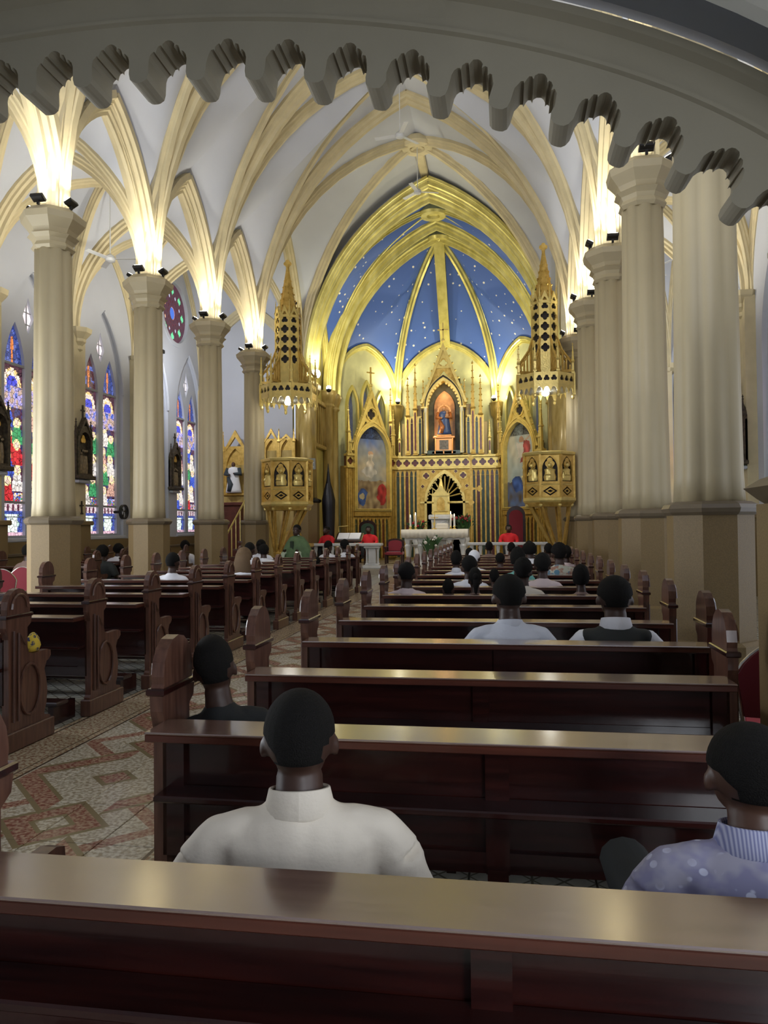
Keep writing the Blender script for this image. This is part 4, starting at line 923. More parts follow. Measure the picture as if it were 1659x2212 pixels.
def hood(side):
    t = thing('sounding_board', 'gilded openwork spire canopy hanging above the %s pulpit' % ('left' if side < 0 else 'right'), 'canopy', (side*3.80, 22.3, 5.55), 0)
    R_ = .84; b = MB(); ap = R_*cos(pi/8); hw = R_*sin(pi/8)
    b.lathe((0, 0, .0), [(R_*.97, 0), (R_*1.03, .05), (R_*1.0, .08)], 8, pi/8); b.lathe((0, 0, .36), [(R_*1.0, 0), (R_*1.05, .04), (R_*1.0, .08), (R_*.3, .09)], 8, pi/8)
    for k in range(8):
        Mx = Matrix.Rotation(k*pi/4, 4, 'Z') @ Matrix.Translation((0, -ap, 0)); q = MB(Mx)
        q.plate([rectl(-hw, hw, .05, .38)]+[foil(3, x, .21, .085) for x in (-.2, 0, .2)], -.02, .02)
        A_ = [(-hw, .05)]+[(-hw+.03+(2*hw-.06)*i/12, -.02-.16*(1-abs(sin(pi*3*i/12)))*(1 if i in (0, 4, 8, 12) else .5)) for i in range(13)]+[(hw, .05)]
        q.plate([A_], -.015, .015); q.box(-hw-.025, -hw+.025, -.04, .04, -.22, .42, .01); q.build('crown_panel', goldb, t)
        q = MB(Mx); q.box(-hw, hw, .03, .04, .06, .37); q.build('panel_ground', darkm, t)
        a = -pi/2-pi/8+k*pi/4; q = MB(); q.pinnacle(R_*.97*cos(a), R_*.97*sin(a), .40, 1.25, .045, 3, .4); q.build('corner_pinnacle', goldb, t); q = MB(); q.ball((R_*.97*cos(a), R_*.97*sin(a), -.26), .05, 6, 5, (1, 1, 1.6)); q.build('drop_finial', goldb, t)
        # flying fins with small shafts
        q = MB(Matrix.Rotation(a, 4, 'Z')); q.box(.36, .82, -.025, .025, .44, .52)
        for j in range(4): q.box(.42+.1*j, .455+.1*j, -.02, .02, .45, 1.25-.2*j)
        q.tube([(.34, 0, 1.55), (.5, 0, 1.1), (.82, 0, .66)], .035, 5)
        for j in range(3): q.ball((.42+.12*j, 0, 1.3-.24*j), .035, 5, 4)
        q.build('fin', gold, t)
    # tower
    r = .37; ap = r*cos(pi/8); hw = r*sin(pi/8)
    for k in range(8):
        Mx = Matrix.Rotation(k*pi/4, 4, 'Z') @ Matrix.Translation((0, -ap, 0)); q = MB(Mx)
        hs = [foil(4, 0, 1.16+.30*j, .125) for j in range(4)]
        q.plate([rectl(-hw, hw, .44, 2.5), foil(3, 0, 2.34, .10)]+hs, -.02, .02)
        q.plate([[(-hw*1.1, 2.42), (0, 2.78), (hw*1.1, 2.42)], foil(3, 0, 2.53, .06)], -.035, .01)
        q.box(-hw-.02, -hw+.02, -.03, .03, .44, 2.55, .006)
        q.plate([lancet(-hw*.8, hw*.8, .46, .78, .98)], -.03, -.01)
        q.build('tracery_panel', goldb if k in (0, 1, 7) else gold, t)
        a = -pi/2-pi/8+k*pi/4; q = MB(); q.pinnacle(r*cos(a), r*sin(a), 2.4, 2.95, .035, 2, .3); q.build('tower_pinnacle', goldb, t)
    q = MB(); q.lathe((0, 0, .5), [(r*.82, 0), (r*.82, 2.0), (r*.5, 2.2)], 8, pi/8); q.build('tower_core', darkm, t)
    q = MB(); q.lathe((0, 0, 2.5), [(.31, 0), (.17, .75), (.05, 1.45), (.03, 1.55)], 8, pi/8)
    for j in range(6):
        for k in range(0, 8, 1):
            a = pi/8+k*pi/4; rr = .30*(1-j/7.2); q.ball((rr*1.06*cos(a), rr*1.06*sin(a), 2.6+.2*j), .03, 4, 3)
    q.ball((0, 0, 4.0), .05, 6, 5)
    q.plate([foil(4, 0, 4.13, .12)], -.03, .03); q.build('spire', gold, t)
    q = MB()
    for k in (0, 1, 7):
        Mx = Matrix.Rotation(k*pi/4, 4, 'Z') @ Matrix.Translation((0, -.23, 0)) @ Matrix.Rotation(-.17, 4, 'X'); qq = Mx
        q.M = Mx; q.plate([foil(3, 0, 2.82, .06)], -.01, .01); q.plate([foil(4, 0, 3.02, .045)], -.005, .015)
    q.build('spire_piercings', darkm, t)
    q = MB(); q.lathe((0, 0, -.02), [(.05, -.02), (.78, .0), (.78, .04)], 24); q.build('soffit', mat('silver_foil', (.45, .46, .42), .25, .6), t)
    q = MB(); q.ball((0, -.05, -.10), .11, 12, 8, (1, 1, .7)); q.build('lamp_globe', lampm, t, smooth=True)
    lamp('pulpit_lamp', 'POINT', (side*3.80, 22.2, 5.20), P_HOOD, (1, .96, .86), size=.1)
    q = MB(); q.tube([(0, 0, 4.1), (0, 0, 4.2)], .01, 4)
    q = MB(); q.box(min(0, side*.9), max(0, side*.9), .3, .4, .3, .4); q.build('wall_bracket', blackm, t)
    return t
for s in (-1, 1): pulpit(s); hood(s)
# ------------------------------------------------------------------ transept shrines
def shrine(label, x, y, z, wd, h, rz=0, fig=None):
    t = thing('side_shrine', label, 'shrine', (x, y, 0), rz)
    b = MB(); n = 3 if wd > 1.3 else 1; st = wd/n
    b.box(-wd/2, wd/2, 0, .3, z, z+h)
    for i in range(n):
        cx = -wd/2+(i+.5)*st; big = (n == 1 or i == 1)
        b.plate([[(cx-st*.48, z+h*.9), (cx, z+h*(1.35 if big else 1.15)), (cx+st*.48, z+h*.9), (cx+st*.38, z+h*.9), (cx, z+h*(1.2 if big else 1.05)), (cx-st*.38, z+h*.9)]], -.12, 0)
        b.plate([rectl(cx-st*.48, cx+st*.48, z, z+h), lancet(cx-st*.36, cx+st*.36, z+.1, z+h*.55, z+h*.95)], -.1, 0)
    for i in range(n+1): b.pinnacle(-wd/2+i*st, -.08, z, z+h*1.32, .055, 3, .68)
    b.box(-wd/2-.08, wd/2+.08, -.25, .3, z-.12, z, .03); b.build('gilded_canopy', gold, t)
    b = MB(); b.box(-wd/2, wd/2, -.03, .0, z+.02, z+h*.6); b.build('niche_ground', goldmarb, t)
    b = MB(); b.box(-wd/2, wd/2, -.2, .3, 0, z-.12, .02); b.build('cabinet', goldmarb, t)
    return t
shrine('gilded three gabled side altar seen above the left pulpit', -5.95, 27.5, 3.9, 1.75, 1.1)
shrine('gilded gabled shrine with a robed saint left of the pulpit column', -7.35, 27.5, 3.0, .95, 1.75)
t = thing('saint_statue', 'statue of a saint in a dark cape over a white habit', 'statue', (-7.35, 27.22, 3.0))
robed(t, 1.15, shirts['white'], mat('dark_cape', (.03, .045, .06), .6), skin2)
t = thing('confessional', 'red brown wooden cabinet under the left transept shrine', 'cabinet', (-7.5, 26.6, 0))
MB().box(-.65, .65, 0, .5, 0, 2.5, .02).box(-.72, .72, -.05, .52, 2.5, 2.62, .02).build('body', mat('red_brown_wood', (.14, .035, .022), .45, var=.3, vscale=6), t)
MB().box(-.5, .5, -.03, .0, .2, 2.3, .01).build('door', mat('red_brown_wood', (.14, .035, .022)), t)
t = thing('side_altar_table', 'pale gilt console altar standing under the pulpit', 'altar', (-4.75, 26.0, 0))
MB().box(-.7, .7, -.25, .25, 1.0, 1.12, .02).box(-.6, .6, -.2, .2, 0, 1.0).build('body', gold, t)
b = MB(); b.plate([lancet(-.3, .3, 1.12, 1.35, 1.6)], -.1, .1); b.build('tabernacle_case', gold, t)
t = thing('notice_plaque', 'small dark framed notice on the marbled wall left of the sanctuary', 'plaque', (-4.55, 28.32, 4.05))
MB().box(-.24, .24, -.73, -.70, -.22, .2, .01).build('frame', mat('grey_frame', (.2, .2, .17), .5), t)
b = MB()
for k in range(4): b.box(-.18, .18-.05*(k % 2), -.74, -.73, -.14+.08*k, -.11+.08*k)
b.build('text_lines', mat('pale_lines', (.6, .58, .5), .5), t)
# stations of the cross on pilasters
def station(label, x, y, rz, z=3.1):
    t = thing('station_plaque', label, 'plaque', (x, y, z), rz, 'stations of the cross on the pilasters')
    b = MB(); b.plate([lancet(-.36, .36, 0, 1.0, 1.38), lancet(-.27, .27, .1, .92, 1.22)], -.16, 0); b.box(-.42, .42, -.22, 0, -.06, .05, .02); b.box(-.36, .36, -.05, 0, .0, 1.1)
    for s in (-1, 1): b.pinnacle(s*.37, -.1, .0, 1.55, .05, 3, .7)
    b.plate([[(-.36, 1.1), (0, 1.62), (.36, 1.1), (.3, 1.1), (0, 1.5), (-.3, 1.1)]], -.18, -.05); b.box(-.02, .02, -.1, -.06, 1.6, 1.95); b.box(-.09, .09, -.1, -.06, 1.78, 1.82)
    b.build('frame', bronze, t)
    b = MB(); rr = random.Random(int(y*10))
    for k in range(5): 
        xx = -.18+.09*k; b.lathe((xx, -.06, .1), [(.05, 0), (.06, .2), (.04, .4+.1*rr.random()), (.01, .5)], 6); b.ball((xx, -.08, .62+.1*rr.random()), .04, 6, 5)
    b.build('relief_figures', mat('tan_relief', (.30, .22, .12), .5, .2, var=.5, vscale=12), t)
    b = MB(); b.plate([foil(3, 0, 1.02, .12)], -.1, -.06); b.build('gilt_trefoil', gold, t)
    b = MB(); b.box(-.3, .3, -.14, 0, -.16, -.07, .02); b.build('shelf', white, t)
for k, y in enumerate((15.54, 19.08)):
    station('bronze gothic relief plaque on the %s left aisle pilaster' % ORD[k], XWL+.245, y, pi/2)
station('bronze gothic relief plaque between the far left window pairs', XWL+.01, 25.45, pi/2)
station('bronze gothic relief plaque on the right aisle pilaster', XWR-.245, 19.08, -pi/2)
for k, y in enumerate((15.54, 19.08)):
    t = thing('wall_cross', 'tiny gilt cross under the %s relief plaque' % ORD[k], 'cross', (XWL+.245, y+.05, 2.3), pi/2)
    MB().box(-.018, .018, -.03, 0, -.16, .16, .004).box(-.09, .09, -.03, 0, .02, .055, .004).box(-.05, .05, -.035, 0, -.2, -.16, .004).build('cross', bronze, t)
t = thing('standing_candle', 'tall thin wax candle on a floor stand in the right aisle', 'candle', (6.65, 19.9, 0))
MB().lathe((0, 0, 0), [(.2, 0), (.18, .06), (.04, .15), (.04, 1.2), (.09, 1.3), (.07, 1.36)], 12).build('stand', gold, t, smooth=True)
MB().lathe((0, 0, 1.36), [(.045, 0), (.04, 1.85)], 12).build('wax', mat('yellow_wax', (.55, .45, .2), .5), t, smooth=True)
MB().lathe((0, 0, 3.21), [(.045, 0), (.03, .05), (.045, .12), (.012, .2), (.018, .26), (.004, .34)], 8).build('snuffer_tip', bronze, t, smooth=True)
# wall sconces fans
for k, (y, z) in enumerate(((16.1, 1.75), (20.0, 1.85))):
    t = thing('wall_fan', 'small black wall fan beside the %s left window' % ORD[k], 'fan', (XWL+.02, y+1.3, z+.35), pi/2)
    b = MB(); b.box(-.04, .04, -.2, 0, -.04, .04, .01); b.build('arm', blackm, t)
    b = MB(Matrix.Translation((0, -.3, 0))); b.plate([circ(0, 0, .22, 20), circ(0, 0, .20, 20)], -.06, .04)
    for a in range(12): b.tube([(0, -.06, 0), (.21*cos(a*pi/6), -.05, .21*sin(a*pi/6))], .005, 4)
    for a in range(3): b.plate([[(0, 0), (.17*cos(a*2.09), .17*sin(a*2.09)), (.17*cos(a*2.09+.6), .17*sin(a*2.09+.6))]], -.01, 0)
    b.build('cage', blackm, t)
# ceiling fans
def fan(label, x, y, z, zt, rz):
    t = thing('ceiling_fan', label, 'fan', (x, y, z), rz, 'ceiling fans')
    MB().lathe((0, 0, 0), [(.05, -.09), (.11, -.06), (.13, 0), (.10, .07), (.03, .12)], 16).build('motor', fanw, t, smooth=True)
    MB().tube([(0, 0, .1), (0, 0, zt-z)], .014, 6).build('rod', fanw, t)
    for k in range(3):
        M_ = Matrix.Rotation(k*2*pi/3, 4, 'Z') @ Matrix.Rotation(.2, 4, 'X'); b = MB(M_); b.box(.12, .72, -.065, .065, -.005, .005, .002); b.build('blade', fanw, t)
fan('white ceiling fan hanging from the ring boss before the sanctuary', -.14, 25.3, 12.9, 14.4, .3)
fan('white ceiling fan high under the nave vault', -.14, 20.85, 12.55, 14.75, .9)
fan('white ceiling fan in the left aisle vault', -6.85, 17.31, 8.3, 10.2, .2)
fan('white ceiling fan in the right aisle vault', 6.57, 20.85, 8.4, 10.2, 1.0)
# sanctuary lamps
for k, (x, y, z, ax, ay, az, P) in enumerate(((-4.25, 27.6, 7.35, -2, 29, 13, .8), (-4.15, 29.2, 7.1, 0, 33, 12, .7), (-2.2, 34.9, 7.45, -1.6, 33, 13, .9), (2.2, 34.9, 7.45, 1.6, 33, 13, .9), (4.2, 29.2, 7.1, 0, 33, 12, .9))):
    t = thing('sanctuary_spotlight', 'glaring spotlight %s' % ['on the left column before the sanctuary arch', 'inside the left gilded arch', 'left of the upper niche', 'right of the upper niche', 'inside the right gilded arch'][k], 'spotlight', (x, y, z))
    MB().lathe((0, 0, -.12), [(.05, 0), (.1, .05), (.11, .12)], 12).build('housing', blackm, t); MB().ball((0, 0, .04), .16 if k == 0 else .10, 12, 8).build('bulb', lampm, t, smooth=True)
    lamp('sanctuary_beam', 'SPOT', (x*.98, y-.1, z+.22), P_SANCT*P, (1, .93, .62), (ax, ay, az), .08, 2.6, .6)
for (x, y, z, P) in ((-2.2, 34.5, 7.7, .08), (2.2, 34.5, 7.7, .08)): lamp('spill', 'POINT', (x, y, z), P_SANCT*P, (1, .93, .6), size=.08)
for s in (-1, 1):
    lamp('altarpiece_beam', 'SPOT', (s*3.9, 28.6, 7.6), P_SANCT*1.1, (1, .90, .62), (s*-.6, 34, 4.2), .08, 1.25, .7)
    lamp('wing_beam', 'SPOT', (s*1.5, 28.6, 9.5), P_SANCT*.5, (1, .92, .66), (s*3.4, 33, 4.5), .08, .8, .7)
for s in (-1, 1):
    lamp('altar_fill', 'SPOT', (s*4.0, 27.2, 6.9), 420, (1, .95, .84), (s*.5, 29, .9), .1, 1.0, .8)  # extra spot added to brighten the altar, has no fixture
    t = thing('floodlight', 'added small black fill light on the %s transept corbel' % ('left' if s < 0 else 'right'), 'floodlight', (s*8.05, 22.62, 7.13), 0, 'added transept fill lights')  # fixture and its spot are added to brighten the transept walls
    MB().box(-.02, .02, -.02, .02, 0, .1).build('bracket', blackm, t); MB().box(-.12, .12, -.06, .06, .08, .2, .015).build('housing', blackm, t)
    lamp('transept_fill', 'SPOT', (s*7.6, 22.8, 7.4), 420, (.92, .95, 1), (s*6.6, 28, 6.5), .1, 2.3, .8)
lamp('niche_lamp', 'POINT', (0, 33.62, 7.6), 14, (1, .62, .25), size=.05)
lamp('niche_lamp', 'POINT', (-.4, 33.7, 5.8), 6, (1, .62, .25), size=.05)
# ------------------------------------------------------------------ pews
XA, XB = 1.15, 3.95
def end_profile():
    P = [(-.02, 0), (-.02, .17), (.0, .19), (.0, .86), (-.03, .95), (-.035, 1.02), (-.015, 1.06)]
    for k in range(9):
        a = pi-pi*k/8; P.append((.125+.145*cos(a), 1.09+.155*sin(a)))
    P += [(.265, 1.05), (.29, 1.01), (.28, .96), (.235, .93), (.235, .78), (.25, .73), (.30, .71), (.50, .715), (.545, .70), (.55, .66), (.52, .63), (.49, .62), (.46, .56), (.485, .48), (.50, .38), (.485, .27), (.455, .21), (.46, .19), (.54, .17), (.54, 0)]
    return P
def make_pew(x0, x1, label):
    t = thing('pew', label, 'pew', (0, 0, 0), group='mahogany pews')
    for x, s in ((x0, 1), (x1, -1)):
        b = MB(); a_, c_ = (x, x+.055*s); b.prismx(end_profile(), min(a_, c_), max(a_, c_)); e = b.build('end_panel', woodend, t)
        o_ = x-.012*s                                   # carving on the outer face
        b = MB()
        cv = [Vector((o_, .255+.13*cos(k*pi/8)*1.0, .44+.20*sin(k*pi/8))) for k in range(17)]; b.tube(cv, .012, 5)
        b.tube([(o_, .05, .22), (o_, .05, .92)], .010, 4); b.tube([(o_, .11, .22), (o_, .11, .9), (o_, .2, .8)], .010, 4)
        b.tube([(o_, .125+.10*cos(k*pi/8), 1.09+.11*sin(k*pi/8)) for k in range(9)], .010, 4)
        b.build('carving', woodend, e)
        b = MB(); b.box(min(x-.02*s, x+.075*s), max(x-.02*s, x+.075*s), -.045, .565, 0, .15, .008); b.build('foot', woodend, e)
        b = MB(); b.box(min(x-.012*s, x+.067*s), max(x-.012*s, x+.067*s), -.045, .295, 1.015, 1.045, .006); b.build('moulding', wood, e)
    i0, i1 = x0+.055, x1-.055; xm = (x0+x1)/2
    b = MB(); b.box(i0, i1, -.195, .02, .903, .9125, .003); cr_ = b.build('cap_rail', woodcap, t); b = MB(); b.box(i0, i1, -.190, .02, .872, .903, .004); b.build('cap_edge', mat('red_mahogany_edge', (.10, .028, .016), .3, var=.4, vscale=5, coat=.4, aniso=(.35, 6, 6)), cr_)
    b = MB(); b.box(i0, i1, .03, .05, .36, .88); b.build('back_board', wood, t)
    b = MB(); b.box(i0, i1, -.02, .03, .84, .878); b.box(i0, i1, .008, .03, .36, .44); b.build('back_frame', wood, t)
    for k, x in enumerate((i0+.03, xm, i1-.03)): MB().box(x-.045, x+.045, .0, .032, .36, .86).build('stile', wood, t)
    b = MB(); b.box(i0, i1, -.12, .03, .615, .642, .006); b.build('book_ledge', wood, t)
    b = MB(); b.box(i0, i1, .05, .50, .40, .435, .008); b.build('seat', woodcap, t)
    b = MB(); b.box(xm-.028, xm+.028, .05, .46, 0, .40); b.box(xm-.04, xm+.04, -.01, .05, 0, .38); b.build('centre_support', wood, t)
    b = MB(); b.box(i0+.02, i1-.02, -.42, -.24, .17, .21, .01); b.build('kneeler_board', wood, t)
    for x in (i0+.1, xm-.15, i1-.1): MB().box(x-.025, x+.025, -.38, -.04, 0, .17).build('kneeler_foot', wood, t)
    return t
pr = pl_ = None
for k in range(1, 18):
    y = ROW0+PITCH*k
    lab = '%s mahogany pew from the camera, in the block right of the aisle' % ORD[k-1]
    if k == 1: pr = make_pew(XA, XB, lab); pr.location.y = 1.70
    else:
        p = dup(pr, (0, y, 0), 0, lab)
        if k == 3: p.scale.x = .93; p.location.x = XA*.07
for k in range(4, 17):
    y = ROW0+PITCH*k
    lab = '%s mahogany pew from the camera, in the block left of the aisle' % ORD[k-4]
    dup(pr, (-XA-XB, y, 0), 0, lab, 'mahogany pews of the left block')
for k in range(12, 18):
    y = ROW0+PITCH*k+.5
    q = dup(pr, (-8.25-XA, y, 0), 0, '%s mahogany pew behind the left columns, in the aisle' % ORD[k-12], 'aisle pews')
    q.scale.x = .82; q.location.x = -8.35-XA*.82
# ------------------------------------------------------------------ people
def remesh(b, voxel, smooth=2):
    bmesh.ops.recalc_face_normals(b.b, faces=b.b.faces[:])
    me = bpy.data.meshes.new('tmp'); b.b.to_mesh(me); b.b.free()
    o = bpy.data.objects.new('tmp', me); C.objects.link(o)
    m_ = o.modifiers.new('r', 'REMESH'); m_.mode = 'VOXEL'; m_.voxel_size = voxel; m_.use_smooth_shade = True
    if smooth: s_ = o.modifiers.new('s', 'SMOOTH'); s_.factor = .5; s_.iterations = smooth
    dg = bpy.context.evaluated_depsgraph_get(); r = bpy.data.meshes.new_from_object(o.evaluated_get(dg)); bpy.data.objects.remove(o); bpy.data.meshes.remove(me)
    r.polygons.foreach_set('use_smooth', [True]*len(r.polygons)); return r
HC = Vector((0, .030, 1.178))                       # head centre of the seated template
def head_geo(b, full=True):
    b.ball(HC+Vector((0, -.012, .02)), 1, 18, 14, (.102, .128, .130))       # skull
    b.ball(HC+Vector((0, .035, -.065)), 1, 14, 10, (.078, .090, .085))      # face and jaw
    b.ball(HC+Vector((0, .085, -.125)), 1, 8, 6, (.032, .03, .024))         # chin
    b.tube([HC+Vector((0, .118, -.0)), HC+Vector((0, .145, -.045)), HC+Vector((0, .118, -.055))], [(.012, .012), (.022, .018), (.014, .01)], 8)
    b.tube([HC+Vector((-.028, .112, -.088)), HC+Vector((0, .124, -.086)), HC+Vector((.028, .112, -.088))], [.008, .012, .008], 6)
    for s in (-1, 1):
        b.ball(HC+Vector((s*.104, -.008, -.030)), 1, 8, 8, (.013, .020, .034))
        b.tube([HC+Vector((s*.02, .112, .012)), HC+Vector((s*.06, .100, .014))], .009, 5)
    b.tube([HC+Vector((0, -.028, -.10)), Vector((0, -.012, 1.03)), Vector((0, -.012, .95))], [(.066, .066), (.069, .068), (.085, .075)], 14)
def arm_pts(s, sp=1.0):
    return [Vector((s*.185*sp, -.005, .895)), Vector((s*.242*sp, -.005, .815)), Vector((s*.285*sp, .03, .66)), Vector((s*.25*sp, .18, .60)), Vector((s*.10, .34, .59))]
def hand_geo(b, s):
    w_ = Vector((s*.10, .34, .595)); d = Vector((-s*.45, .85, -.1)).normalized(); side = Vector((0, 0, 1)).cross(d).normalized()
    b.tube([w_-d*.02, w_+d*.045, w_+d*.09], [(.030, .018), (.044, .018), (.040, .014)], 8)
    for k, L in enumerate((.062, .075, .080, .068)):
        o = w_+d*.085+side*(-.030+.020*k); b.tube([o, o+d*L*.55+Vector((0, 0, -.004)), o+d*L+Vector((0, 0, -.025))], [.0095, .009, .007], 6)
    o = w_+d*.03+side*(.036 if s < 0 else -.036); sd = side*(1 if s < 0 else -1); b.tube([o, o+sd*.025+d*.03, o+sd*.03+d*.06], [.012, .011, .008], 6)
def body_mesh(voxel):
    b = MB(); head_geo(b)
    b.tube([(0, .02, .50), (0, .0, .62), (0, -.02, .80), (0, -.015, .93), (0, -.012, .99)], [(.16, .12), (.135, .10), (.165, .105), (.17, .085), (.07, .06)], 16, up=(0, 1, 0))
    for s in (-1, 1):
        A = arm_pts(s); b.tube(A, [.055, .052, .045, .038, .027], 10); hand_geo(b, s)
        b.tube([(s*.09, .03, .52), (s*.12, .25, .53), (s*.13, .46, .50)], [.085, .078, .06], 10)
        b.tube([(s*.13, .46, .50), (s*.13, .47, .28), (s*.13, .45, .09)], [.058, .052, .036], 10)
        b.tube([(s*.13, .42, .06), (s*.135, .52, .045), (s*.14, .64, .03)], [(.04, .045), (.045, .035), (.03, .02)], 8)
    return remesh(b, voxel, 2)
def shirt_mesh(voxel, collar=False, sleeves=.5, vest=False, fold=.004):
    b = MB()
    b.tube([(0, .03, .44), (0, .005, .60), (0, -.02, .80), (0, -.02, .88), (0, -.015, .945), (0, -.012, .985), (0, -.01, 1.01)], [(.19, .155), (.168, .130), (.20, .132), (.21, .118), (.15, .098), (.096, .085), (.072, .07)], 20, up=(0, 1, 0))
    if not vest:
        for s in (-1, 1):
            A = arm_pts(s); 
            b.tube([Vector((s*.06, -.012, .925)), Vector((s*.13, -.010, .912)), A[0], A[1]], [.062, .066, .068, .075], 12)
            e = A[1].lerp(A[2], sleeves*2-0.0) if sleeves <= .5 else A[2]; b.tube([A[1], e], [.075, .078 if sleeves <= .5 else .062], 12)
            if sleeves > .5: b.tube([A[2], A[3], A[3].lerp(A[4], .8)], [.060, .055, .045], 12)
    else:
        for s in (-1, 1): b.ball((s*.155, -.015, .905), 1, 10, 8, (.07, .085, .06))
    me = remesh(b, voxel, 3)
    for v in me.vertices:
        n_ = noise.noise(Vector((v.co.x*9, v.co.y*5, v.co.z*7)))+.5*noise.noise(Vector((v.co.x*22, v.co.y*10, v.co.z*9)))
        v.co += v.normal*n_*fold
    return me
def sleeves_mesh(voxel):
    b = MB()
    for s in (-1, 1):
        A = arm_pts(s); b.tube([Vector((s*.13, -.01, .905)), A[0], A[1], A[2]], [.060, .067, .073, .068], 12); b.tube([A[2], A[3], A[3].lerp(A[4], .8)], [.065, .055, .045], 12)
    return remesh(b, voxel, 3)
def collar_mesh(h=.045, r=.084):
    b = MB(); n = 28; rg = []
    for rr, z in ((r*1.12, .985), (r*1.04, 1.0+h*1.1), (r*.98, 1.0+h*1.15), (r*.94, 1.0+h)):
        rg.append([b.V((rr*1.0*sin(2*pi*k/n), -.012-rr*.98*cos(2*pi*k/n)+.012*sin(pi*k/n)**2, z-.035*sin(pi*k/n)**2)) for k in range(n+1)])
    rg2 = [(r*1.12, .985), (r*1.28, .965)]
    b.rings(rg, False, False, closed=False)
    rg = []
    for rr, z in ((r*1.04, 1.0+h*1.12), (r*1.24, .975), (r*1.16, .965)):
        rg.append([b.V((rr*sin(2*pi*k/n), -.012-rr*.98*cos(2*pi*k/n)+.012*sin(pi*k/n)**2, z-.035*sin(pi*k/n)**2)) for k in range(n+1)])
    b.rings(rg, False, False, closed=False)
    me = bpy.data.meshes.new('collar'); bmesh.ops.recalc_face_normals(b.b, faces=b.b.faces[:]); b.b.to_mesh(me); b.b.free(); me.polygons.foreach_set('use_smooth', [True]*len(me.polygons)); return me
def trouser_mesh(voxel):
    b = MB()
    b.tube([(0, .02, .44), (0, .02, .52), (0, .0, .58)], [(.18, .14), (.175, .14), (.155, .12)], 14, up=(0, 1, 0))
    for s in (-1, 1):
        b.tube([(s*.09, .02, .515), (s*.12, .25, .53), (s*.13, .47, .505)], [.098, .09, .074], 12); b.tube([(s*.13, .465, .51), (s*.13, .475, .3), (s*.13, .45, .10)], [.074, .066, .056], 12)
    return remesh(b, voxel, 2)
def hair_mesh(kind):
    b = MB(); me = None; n, m_ = 26, 20; rg = []
    big = {'crop': 1.02, 'short': 1.06, 'afro': 1.22, 'ponytail': 1.08, 'veil': 1.1, 'curly': 1.16}[kind]
    c = HC+Vector((0, -.012, .02)); rr = random.Random(3)
    def pt(th, ph):
        x, y, z = sin(th)*sin(ph), -sin(th)*cos(ph), cos(th)
        line = -.62 if y < .0 else -.62+ .98*min(1, y*1.5)
        if abs(x) > .70 and z < .05 and y > -.55 and kind not in ('veil', 'afro'): line = max(line, -.12)
        k = big if z > line else max(.80, big-.5*(line-z)-.10)
        if kind in ('afro', 'curly') and z > line: k *= 1+.05*noise.noise(Vector((x*4, y*4, z*4)))+.02*rr.uniform(-1, 1)
        return c+Vector((x*.102*k, y*.128*k, z*.130*k))
    for j in range(1, m_): rg.append([b.V(pt(pi*j/m_, 2*pi*i/n)) for i in range(n)])
    b.rings(rg, False, False)
    top = b.V(c+Vector((0, 0, .130*big)))
    for i in range(n): b.F((top, rg[0][i], rg[0][(i+1) % n]))
    if kind == 'ponytail': b.ball(c+Vector((0, -.15, .02)), 1, 10, 8, (.05, .05, .05)); b.tube([c+Vector((0, -.14, 0)), c+Vector((0, -.18, -.08)), c+Vector((0, -.15, -.2))], [.04, .045, .015], 8)
    if kind == 'veil': b.tube([c+Vector((0, -.05, .02)), c+Vector((0, -.085, -.1)), c+Vector((0, -.10, -.26)), c+Vector((0, -.09, -.36))], [(.105, .10), (.125, .075), (.15, .05), (.12, .03)], 14, up=(0, 1, 0))
    bmesh.ops.recalc_face_normals(b.b, faces=b.b.faces[:]); me = bpy.data.meshes.new('hair'); b.b.to_mesh(me); b.b.free(); me.polygons.foreach_set('use_smooth', [True]*len(me.polygons)); return me
def eyes_mesh():
    b = MB()
    for s in (-1, 1): b.ball(HC+Vector((s*.038, .098, -.008)), .0125, 8, 6)
    me = bpy.data.meshes.new('eyes'); b.b.to_mesh(me); b.b.free(); return me
def shoe_mesh(s):
    b = MB(); b.tube([(s*.13, .40, .05), (s*.135, .52, .05), (s*.14, .67, .03)], [(.045, .05), (.05, .042), (.035, .025)], 10); me = bpy.data.meshes.new('shoe'); bmesh.ops.recalc_face_normals(b.b, faces=b.b.faces[:]); b.b.to_mesh(me); b.b.free(); return me
HI, LO = .011, .022
TM = dict(body=body_mesh(LO), bodyhi=body_mesh(HI), tee=shirt_mesh(LO, fold=.005), teehi=shirt_mesh(HI, fold=.009), long=shirt_mesh(LO, sleeves=1), longhi=shirt_mesh(HI, sleeves=1, fold=.006), vest=shirt_mesh(LO, vest=True), sleeves=sleeves_mesh(LO), trousers=trouser_mesh(LO), collar=collar_mesh(), collarsmall=collar_mesh(.02, .076), eyes=eyes_mesh(), shoe1=shoe_mesh(1), shoe2=shoe_mesh(-1))
for k in ('crop', 'short', 'afro', 'ponytail', 'veil', 'curly'): TM[k] = hair_mesh(k)
def part(name, me, m, parent):
    o = bpy.data.objects.new(name, me); C.objects.link(o); o.parent = parent
    if len(me.materials) == 0: me.materials.append(None)
    o.material_slots[0].link = 'OBJECT'; o.material_slots[0].material = m; return o
